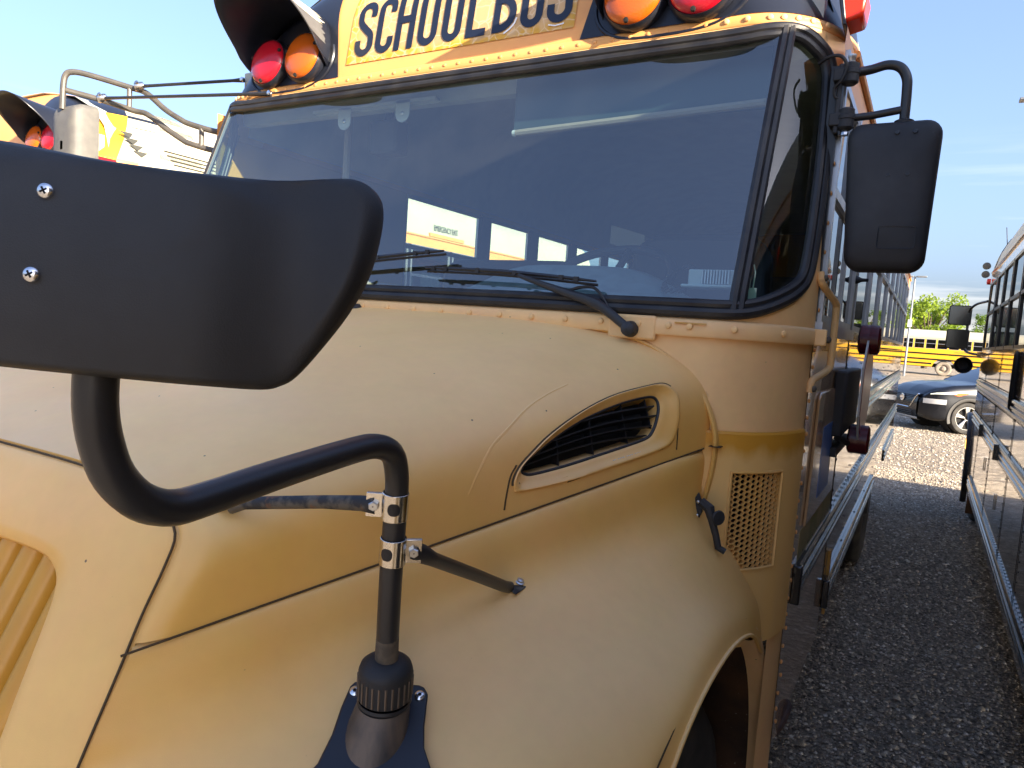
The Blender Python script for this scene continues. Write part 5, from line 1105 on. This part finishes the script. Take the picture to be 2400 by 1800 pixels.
# ------------------------------------------------------------------ the bus parked on the far (left) side
SK = ('crossover_arm', 'crossover_housing', 'dashboard', 'steering_wheel', 'driver_seat', 'passenger_seat', 'visor_bar', 'visor_bracket_plate', 'visor_track', 'camera_pod', 'route_card', 'stanchion', 'name_sign', 'far_mirror_bracket', 'far_mirror_housing', 'wiper_arm',
      'intake_lettering', 'washer_hose', 'wiper_plate', 'rust_stain', 'small_rivets', 'algae_band', 'access_door', 'primer_patch', 'cream_patch', 'hood_latch', 'radio_box', 'mirror_cable', 'mirror_arm', 'mirror_housing', 'mirror_mount', 'grab_handle', 'rivet', 'stop_arm_box', 'marker_lamp', 'marker_base')
LB = copy_tree(BUS, None, SK); LB.name = 'school_bus'; LB.location = (-4.19, 5.4 + .43, 0)
LB['label'] = 'white-roofed yellow school bus at left, behind the grey mirror bracket and lamp visor'
def at_l(x, y, z): return V(x - 4.19, y + .43, z)
ORIG[LB.name] = tuple(LB.location)
# paler cap colour strip, marker, decal and louvre ribs on its roof side
b = MB(); b.grid([[capP(s, z, .009) + V(-4.19, .43, 0) for z in lin(2.60, 2.93, 8)] for s in lin(1.20, 1.74, 12)], flip=True); b.build('yellow_corner', 'reflect_yellow', LB)
b = MB(); b.grid([[capP(s, z, .008) + V(-4.19, .43, 0) for z in lin(2.60, 3.0, 10)] for s in lin(1.74, 2.03, 10)], flip=True); b.build('white_corner', 'roof_white', LB)
b = MB(); b.bx(1.17 - 4.19, 1.235 - 4.19, 2.00 + .43, 2.13 + .43, 2.555, 2.602); b.build('corner_reflector', 'stop_red', LB, bevel=.005)
def roofx(z): return wz(z)
for k in range(4):
    z = 2.742 - .026 * k; b = MB(); b.tube([V(roofx(z) + .003 - 4.19, 2.90 + .02 * k, z), V(roofx(z) + .003 - 4.19, 3.42, z)], .005, 5); b.build('roof_rib', 'text_grey', LB)
for k in range(4):
    z = 2.80 - .036 * k; y = 2.60 + .025 * k; b = MB(); b.add([V(roofx(z) + .012 - 4.19, y, z), V(roofx(z) + .012 - 4.19, y + .10, z + .002), V(roofx(z - .05) + .012 - 4.19, y + .055, z - .034)], [(0, 1, 2)]); b.build('roof_decal', 'text_grey', LB, smooth=False)
tm = text_mesh('EMERGENCY EXIT', .085, 'text_grey'); to = inst('emergency_exit_text', tm, LB); to.matrix_parent_inverse = Matrix.Translation(-LB.location)
to.matrix_basis = Matrix.Translation((-4.19 + 1.216, 6.05, 2.655)) @ Matrix.Rotation(R_(90), 4, 'Z') @ Matrix.Rotation(R_(82), 4, 'X') @ Matrix.Diagonal((.62, 1, 1, 1))
b = MB(); b.bx(-4.19 + 1.215, -4.19 + 1.238, 5.75, 6.35, 2.585, 2.62); b.build('exit_trim', 'cap_paint', LB)
b = MB(); b.lathe([(.05, 0), (.045, .02), (.001, .03)], (-4.19 + 1.165, 5.15, 2.76), (1, 0, .3), 14); b.build('side_marker', 'marker_red', LB)

# ------------------------------------------------------------------ neighbour on the right, facing away
NB = root('school_bus', (3.16, 8.40, 0), 'glossy school bus on the right facing away, black window frames and rub rails', 'bus', 'parked school buses', rz=math.pi)
NW = [(.06, .86)] + [(.95 + .69 * i, .95 + .69 * i + .645) for i in range(4)] + [(3.78, 4.34)] + [(4.45 + .69 * i, 4.45 + .69 * i + .645) for i in range(6)]
body(NB, 0, 8.85, NW, NW, wheels=(7.6,), rails_from=(.05, .55, .05), rail_z=(1.17, .60, 1.49), z_skirt=.47, glassm='dark_glass', framem='window_black', drip=True, hdr='gloss_tan')
wheel(NB, (1.06, 7.6, .50), 1, w=.24); wheel(NB, (-1.06, 7.6, .50), -1, w=.24)
FR = ('hood', 'fender', 'wheel', 'grille_surround', 'hood_bead', 'bumper', 'front_cap', 'lamp_panel', 'cowl_panel', 'cowl_lower_panel', 'corner_pillar', 'windshield', 'windshield_gasket', 'mullion', 'corner_pane', 'cowl_ledge', 'engine_bay_blocker', 'firewall', 'cap_flange')
for o in list(BUS.children):
    if o.name.split('.')[0] in FR and not (o.name.startswith('wheel') and o.data.vertices[0].co.y > 3):
        c = copy_tree(o, NB, ('rivet', 'primer_patch', 'cream_patch', 'cowl_ledge', 'fender_extension')); c.matrix_parent_inverse = Matrix.Translation((0, -1.985, 0))
# door, seams, handle, rivets on the side facing the gap
for y in (.93, 2.28, 3.55, 4.40): b = MB(); b.bx(1.2215, 1.2235, y - .005, y + .005, .50, 1.80); b.build('door_gap', 'seam_dark', NB, smooth=False)
b = MB()
for dz, dy in ((0, 0),):
    loop = [(1.232, 3.38 + .045 * math.copysign(abs(math.cos(a)) ** .6, math.cos(a)), 1.64 + .16 * math.copysign(abs(math.sin(a)) ** .7, math.sin(a))) for a in lin(0, 6.283, 33)[:-1]]
    b.tube(loop, .014, 8, closed=True)
b.build('oval_handle_frame', 'black_plastic', NB)
b = MB(); b.bx(1.222, 1.228, 3.345, 3.415, 1.50, 1.78); b.build('handle_recess', 'window_black', NB)
b = MB(); rv = [(y, z) for y in (.96, 2.25, 3.5, 4.45, 5.2, 6.0) for z in lin(.55, 1.75, 26)] + [(y, z) for z in (1.235, 1.105, 1.425, 1.555, .665, 1.79) for y in lin(.1, 7.0, 110)]
for y, z in rv: b.lathe([(.0055, 0), (.004, .003), (.0005, .0035)], (1.2215, y, z), (1, 0, 0), 6)
o = b.build('small_rivets', 'window_black', NB); o['kind'] = 'stuff'
for y in (1.55, 3.0): b = MB(); b.bx(1.2215, 1.26, y - .02, y + .02, .60 + .52, 1.22); b.build('rail_joint', 'rail_black', NB, bevel=.003)
# latches of the luggage doors low on the side
for y, z in ((1.95, .95), (3.05, .86)): b = MB(); b.bx(1.2215, 1.229, y - .012, y + .012, z - .05, z + .05); b.build('compartment_latch', 'chrome', NB, bevel=.003)
# arch flare and hub studs of its front wheel
b = MB(); b.tube([(1.225, -.56 + .60 * math.cos(R_(a)), .55 + .60 * math.sin(R_(a))) for a in lin(-25, 120, 26)], .028, 8, ell=(1, .6)); b.build('arch_flare', 'rubber', NB)
b = MB()
for k in range(10): a = 2 * math.pi * k / 10; b.lathe([(.014, 0), (.014, .03), (.008, .04), (.001, .042)], (1.18, -.685 + .14 * math.cos(a), .5 + .14 * math.sin(a)), (1, 0, 0), 8)
b.build('hub_studs', 'chrome', NB)
# its mirrors (they look back along the bus) and roof-side lamps
b = MB(); b.tube(cat([(1.22, -.10, 2.32), (1.30, -.35, 2.30), (1.34, -.55, 2.25), (1.345, -.58, 2.15), (1.345, -.58, 1.86), (1.32, -.50, 1.80), (1.22, -.2, 1.78)], 5), .013, 8); ma = b.build('mirror_arm', 'black_tube', NB)
for z in (2.19, 1.935):
    b = MB(); b.prism([(x, -.60, zz) for x, zz in rrect(1.425, z, .105, .105, .02, 5)], (0, .035, 0)); hs = b.build('mirror_head', 'black_plastic', ma, bevel=.004)
    b = MB(); b.add([V(x, -.564, zz) for x, zz in rrect(1.425, z, .095, .095, .016, 5)], [tuple(range(20))]); b.build('mirror_glass', 'dark_mirror', hs, smooth=False)
b = MB(); b.lathe([(.001, -.10), (.05, -.09), (.085, -.03), (.09, .02), (.085, .03)], (1.34, -.62, 1.66), (0, 1, 0), 16); b.build('convex_mirror', 'black_plastic', ma)
for y, z, r in ((-.05, 2.58, .036), (-.02, 2.66, .036)):
    b = MB(); b.lathe([(.001, -.05), (r * .8, -.04), (r, 0), (r * .9, .012), (.001, .018)], (1.27, y, z), (.3, 1, 0), 16); b.build('round_lamp', 'grey_box', NB)
b = MB(); b.tube([(1.10, -.05, 2.7), (1.14, -.12, 3.05)], .004, 5); b.build('antenna', 'black_tube', NB)
b = MB(); b.lathe([(.03, 0), (.028, .03), (.001, .035)], (1.225, .05, 2.50), (1, 0, 0), 10); b.build('side_marker', 'marker_red', NB)

# ------------------------------------------------------------------ far yellow bus across the lot
FB = root('school_bus', (-6.0, 58.0, gz(58)), 'bright sunlit yellow school bus parked crosswise in the distance', 'bus', 'parked school buses', rz=-math.pi / 2)
FWi = [(.4 + .69 * i, .4 + .69 * i + .60) for i in range(18)]
body(FB, 0, 13.2, FWi, FWi, wheels=(8.5,), side='far_yellow', hdr='roof_white', rails_from=(0, 0, 0), rail_z=(1.10, .80, 1.48), glassm='dark_glass', postm='reflect_yellow', z_skirt=.60)
wheel(FB, (1.05, 8.5, .50), 1, w=.24, mat='far_tyre', rim='far_tyre'); wheel(FB, (-1.05, 8.5, .50), -1, w=.24)
b = MB(); b.bx(-1.15, 1.15, -1.5, 0, .6, 1.6); b.build('hood', 'far_yellow', FB, bevel=.15); wheel(FB, (1.0, -.5, .5), 1); wheel(FB, (-1.0, -.5, .5), -1)
tm2 = text_mesh('UNLEADED FUEL', .16, 'text_brown'); to = inst('side_lettering', tm2, FB, (1.224, 9.6, 1.62), (R_(90), 0, R_(90)))

# ------------------------------------------------------------------ black SUV
CAR = root('parked_car', (1.947, 19.35, 0), 'black compact SUV with chrome grille trim parked beyond the gap between buses', 'car', rz=math.atan2(-.479, -.878))
def half_w(x): return .92 * (1 - .30 * max(0, (x - .45) / .5) ** 2.2) if x > .45 else .92 - .0 * x
def hood_z(x): return float(np.interp(x, [-1.35, -.75, -.2, .3, .65, .85, .95], [1.18, 1.15, 1.12, 1.07, .99, .87, .70]))
XsC = lin(.95, -3.6, 64); rows = []
for x in XsC:
    w = half_w(x); hz = hood_z(x) if x > -.9 else 1.10; top = hz
    if x < -3.3: w *= 1 - .12 * (-3.3 - x) / .3
    lowz = .26 if x < .7 else .26 + (x - .7) * .3
    rows.append([V(x, w * .90, lowz), V(x, w * .985, lowz + .06), V(x, w, .45), V(x, w * 1.0, .62), V(x, w * .985, min(.80, top - .04)), V(x, w * .97, min(.93, top - .02)), V(x, w * .90, top - .02 if x > -.9 else 1.07), V(x, w * .72, top + .01), V(x, 0, top + .035)])
def kp(i, j):
    c = (rows[i][j] + rows[i + 1][j + 1]) / 2; return not any((c[0] - wx) ** 2 + (c[2] - .36) ** 2 < .40 ** 2 for wx in (0, -2.7)) or j > 5
dense = []
for r in rows: dense.append(cat(r, 4))
def kd(i, j):
    c = (dense[i][j] + dense[i + 1][j + 1]) / 2; return not (any((c[0] - wx) ** 2 + (c[2] - .36) ** 2 < .405 ** 2 for wx in (0, -2.7)) and c[2] < .80)
for g in (1, -1):
    G_ = [[V(p[0], g * p[1], p[2]) for p in r] for r in dense]
    b = MB(); b.grid(G_, keep=kd, flip=(g > 0)); bo = b.build('body_side', 'car_black', CAR, ang=60)
    for wx in (0, -2.7):
        b = MB(); b.grid([[V(wx + r * math.cos(R_(a)), g * y, .36 + r * math.sin(R_(a))) for r, y in ((.385, .80), (.388, .925), (.40, .936), (.455, .936), (.462, .915))] for a in lin(-18, 198, 34)], flip=(g > 0)); b.build('arch_cladding', 'car_clad', bo, ang=50)
        b = MB(); b.lathe([(.40, -.30), (.395, .0)], (wx, g * .80, .36), (0, g, 0), 28); b.add([V(wx + .40 * math.cos(a), g * .5, .36 + .40 * math.sin(a)) for a in lin(0, 6.283, 25)[:-1]], [tuple(range(24))]); b.build('wheel_housing', 'dark_void', bo)
        b = MB(); r = .365; b.lathe([(.255, .10), (.30, .115), (.34, .105), (.362, .07), (.365, .0), (.362, -.07), (.34, -.10), (.25, -.10)], (wx, g * .80, r), (0, g, 0), 44); wh = b.build('wheel', 'tyre', CAR)
        b = MB(); b.lathe([(.262, .085), (.255, .105), (.245, .105), (.24, .06)], (wx, g * .80, r), (0, g, 0), 40); b.lathe([(.05, .06), (.05, .095), (.001, .098)], (wx, g * .80, r), (0, g, 0), 16)
        for k in range(5):
            for dk in (-.16, 0, .16):
                a = 2 * math.pi * k / 5 + .3 + dk; a0 = 2 * math.pi * k / 5 + .3 + dk * .3; ca, sa = math.cos(a), math.sin(a)
                p0 = V(wx + .04 * math.cos(a0), g * .885, r + .04 * math.sin(a0)); p1 = V(wx + .25 * ca, g * .895, r + .25 * sa); b.tube([p0, p1], [.011, .017], 5, ell=(1, .8))
        b.build('alloy_rim', 'alloy', wh, ang=40)
        b = MB(); b.add([V(wx + .25 * math.cos(a), g * .84, r + .25 * math.sin(a)) for a in lin(0, 6.283, 25)[:-1]], [tuple(range(24))]); b.build('rim_well', 'dark_void', wh, smooth=False)
    # lower cladding, sill
    b = MB(); b.grid([[V(x, g * (half_w(x) + .008) * k, z) for k, z in ((.93, .24), (1.0, .30), (1.0, .42), (.995, .44))] for x in lin(-.46, -2.24, 10)], flip=(g > 0)); b.build('sill_cladding', 'car_clad', CAR)
    # greenhouse side
    gl = [(-.42, 1.13), (-.85, 1.33), (-1.40, 1.55), (-2.1, 1.585), (-2.7, 1.58), (-3.25, 1.45), (-3.45, 1.12)]
    b = MB(); b.add([V(x, g * (.895 - .30 * (z - 1.08)), z) for x, z in gl], [tuple(range(len(gl)))]); b.build('side_windows', 'car_glass', CAR, smooth=False)
    b = MB(); b.tube([V(x, g * (.893 - .30 * (z - 1.08)), z) for x, z in gl[:-1]], .028, 6); b.build('roof_pillar', 'car_black', CAR)
    b = MB(); b.obox((-.85, g * 1.0, 1.14), (.14, .20, .13)); b.build('door_mirror', 'car_black', CAR, bevel=.04)
    # lamps
    b = MB(); b.grid([[V(x, g * (half_w(x) + .004 - .02 * (z - .7)), z) for z in (z0, z1)] for x, z0, z1 in ((.80, .845, .862), (.70, .862, .893), (.5, .875, .915), (.30, .885, .918))], flip=(g > 0)); b.build('daytime_lamp', 'drl_white', CAR)
    b = MB(); b.grid([[V(x, g * (half_w(x) + .007 - .01), z) for z in (z0, z1)] for x, z0, z1 in ((.34, .868, .895), (.24, .845, .915), (.02, .918, .926))], flip=(g > 0)); b.build('turn_lamp', 'drl_orange', CAR)
    b = MB(); b.grid([[V(x, g * (half_w(x) + .006), z) for z in (.64, .75)] for x in (.90, .82, .72, .60, .50)], flip=(g > 0)); b.build('headlamp', 'headlamp', CAR)
    b = MB(); b.grid([[V(x, g * (half_w(x) + .004), z) for z in (.50, .635)] for x in (.90, .82, .72, .60, .50)], flip=(g > 0)); b.build('lower_lamp_bezel', 'car_black', CAR)
rf = [(-.38, 1.13), (-.85, 1.37), (-1.40, 1.60), (-2.1, 1.655), (-2.6, 1.66), (-3.2, 1.58), (-3.35, 1.40)]
b = MB(); b.grid([[V(x, y * (.88 - .32 * (z - 1.08)), z + .02 * (1 - y * y)) for y in lin(-1, 1, 9)] for x, z in rf[:3]]); b.build('windscreen', 'car_glass', CAR)
b = MB(); b.grid([[V(x, y * (.88 - .30 * (z - 1.08)), z + .02 * (1 - y * y)) for y in lin(-1, 1, 9)] for x, z in rf[2:]]); b.build('roof', 'car_black', CAR)
b = MB(); b.grid([[V(x, y, z) for y in lin(-.62, .62, 9)] for x, z in ((.955, .30), (.985, .45), (.985, .62), (.965, .78), (.90, .86))]); b.build('front_fascia', 'car_black', CAR)
for k in range(7): b = MB(); z = .55 + .04 * k; b.tube([V(.992 - .03 * abs(y) ** 2, y, z) for y in lin(-.42 - .02 * k, .42 + .02 * k, 9)], .007, 5); b.build('grille_bar', 'window_black', CAR)
b = MB(); b.tube([V(.99 - .05 * abs(y), y, z) for y, z in ((-.62, .83), (-.50, .72), (-.36, .53), (-.30, .50), (.30, .50), (.36, .53), (.50, .72), (.62, .83))], .026, 8, ell=(.5, 1)); b.build('grille_chrome', 'chrome', CAR)
b = MB(); b.lathe([(.085, 0), (.085, .012), (.070, .014), (.068, .004), (.001, .004)], (.992, 0, .70), (1, 0, 0), 24); b.obox((1.002, 0, .70), (.008, .19, .028)); b.build('badge', 'chrome', CAR)
for k in range(3): b = MB(); b.tube([V(.985, -.45, .34 + .04 * k), V(.985, .45, .34 + .04 * k)], .010, 5); b.build('lower_grille_bar', 'car_clad', CAR)
b = MB(); b.grid([[V(x, y, z) for y in lin(-.7, .7, 5)] for x, z in ((.90, .24), (.985, .27), (.99, .31))]); b.build('skid_plate', 'alloy', CAR)

# ------------------------------------------------------------------ trees, poles
def tree(label, x, y, z0, h, rx, seed, n=7000, mat='leaves'):
    rng = np.random.RandomState(seed); t = root('tree', (x, y, z0), label, 'tree', 'trees beyond the lot')
    b = MB(); tr = [V(0, 0, 0), V(.05, .05, h * .2), V(-.05, .1, h * .4), V(.1, 0, h * .7)]; b.tube(tr, [.28, .22, .17, .06], 8)
    lobes = []
    for k in range(26):
        a = rng.uniform(0, 6.283); rr = rx * math.sqrt(rng.uniform(.05, 1)) * .85; zz = h * rng.uniform(.34, .93); rr *= math.sqrt(max(.12, 1 - ((zz / h - .55) / .5) ** 2)); lobes.append((V(rr * math.cos(a), rr * math.sin(a), zz), rng.uniform(.16, .30) * rx))
        b.tube([tr[1] + (tr[2] - tr[1]) * rng.random(), lobes[-1][0] * .6 + V(0, 0, zz * .25), lobes[-1][0]], [.09, .05, .015], 5)
    b.build('trunk', 'bark', t)
    vs_, fs = [], []
    for i in range(n):
        c, r = lobes[rng.randint(len(lobes))]; d = rng.normal(size=3); d /= np.linalg.norm(d); p = c + d * r * rng.uniform(.45, 1.08) * V(1, 1, .85); s = rng.uniform(.06, .15) * (rx / 3.) ** .5
        u = rng.normal(size=3); u /= np.linalg.norm(u); w = np.cross(u, d + rng.normal(size=3) * .5); w /= np.linalg.norm(w) + 1e-6; o = len(vs_)
        vs_ += [p - u * s, p + w * s * .6, p + u * s, p - w * s * .6]; fs.append((o, o + 1, o + 2, o + 3))
    b = MB(); b.add(vs_, fs); b.build('crown', mat, t, smooth=False)
tree('bright green leafy tree rising behind the far yellow bus', 1.3, 78, gz(78), 7.3, 3.7, 3, 9000)
tree('dark green tree partly hidden behind the square mirrors of the right bus', 7.4, 92, gz(78), 6.2, 2.6, 8, 3500, 'leaves_dark')
def pole(label, x, y, h, arms, heads=True):
    t = root('light_pole', (x, y, gz(y)), label, 'light pole', 'parking lot light poles'); b = MB(); b.tube([(0, 0, 0), (0, 0, h)], [.07, .05], 8); b.build('pole', 'pole_grey', t)
    for s_, l in arms:
        b = MB(); b.tube([(0, 0, h - .03), (s_ * l, 0, h + .0)], .03, 6); ar = b.build('arm', 'pole_grey', t); b = MB(); b.bx(*sorted((s_ * (l - .25), s_ * (l + .28))), -.16, .16, h - .05, h + .03); b.build('lamp_head', 'pole_grey', ar, bevel=.02)
    return t
pl1 = pole('tall twin-arm light pole in front of the tree', .33, 50, 6.15, ((-1, .35), (1, .35)))
b = MB(); b.bx(-.12, .12, -.12, -.04, 3.05, 3.5); b.build('control_box', 'sign_white', pl1)
pole('light pole at the right edge with only its lamp head in view', 4.25, 25, 9.12, ((-1, 1.0),))
pt = root('post', (.57, 30, gz(30)), 'slim grey post beside the rear of the foreground bus', 'post'); b = MB(); b.lathe([(.045, 0), (.045, 2.55), (.03, 2.62), (.001, 2.63)], (0, 0, 0), (0, 0, 1), 10); b.build('post_tube', 'pole_grey', pt); b = MB(); b.lathe([(.09, 0), (.09, .02), (.05, .03)], (0, 0, 0), (0, 0, 1), 10); b.build('base_flange', 'pole_grey', pt)
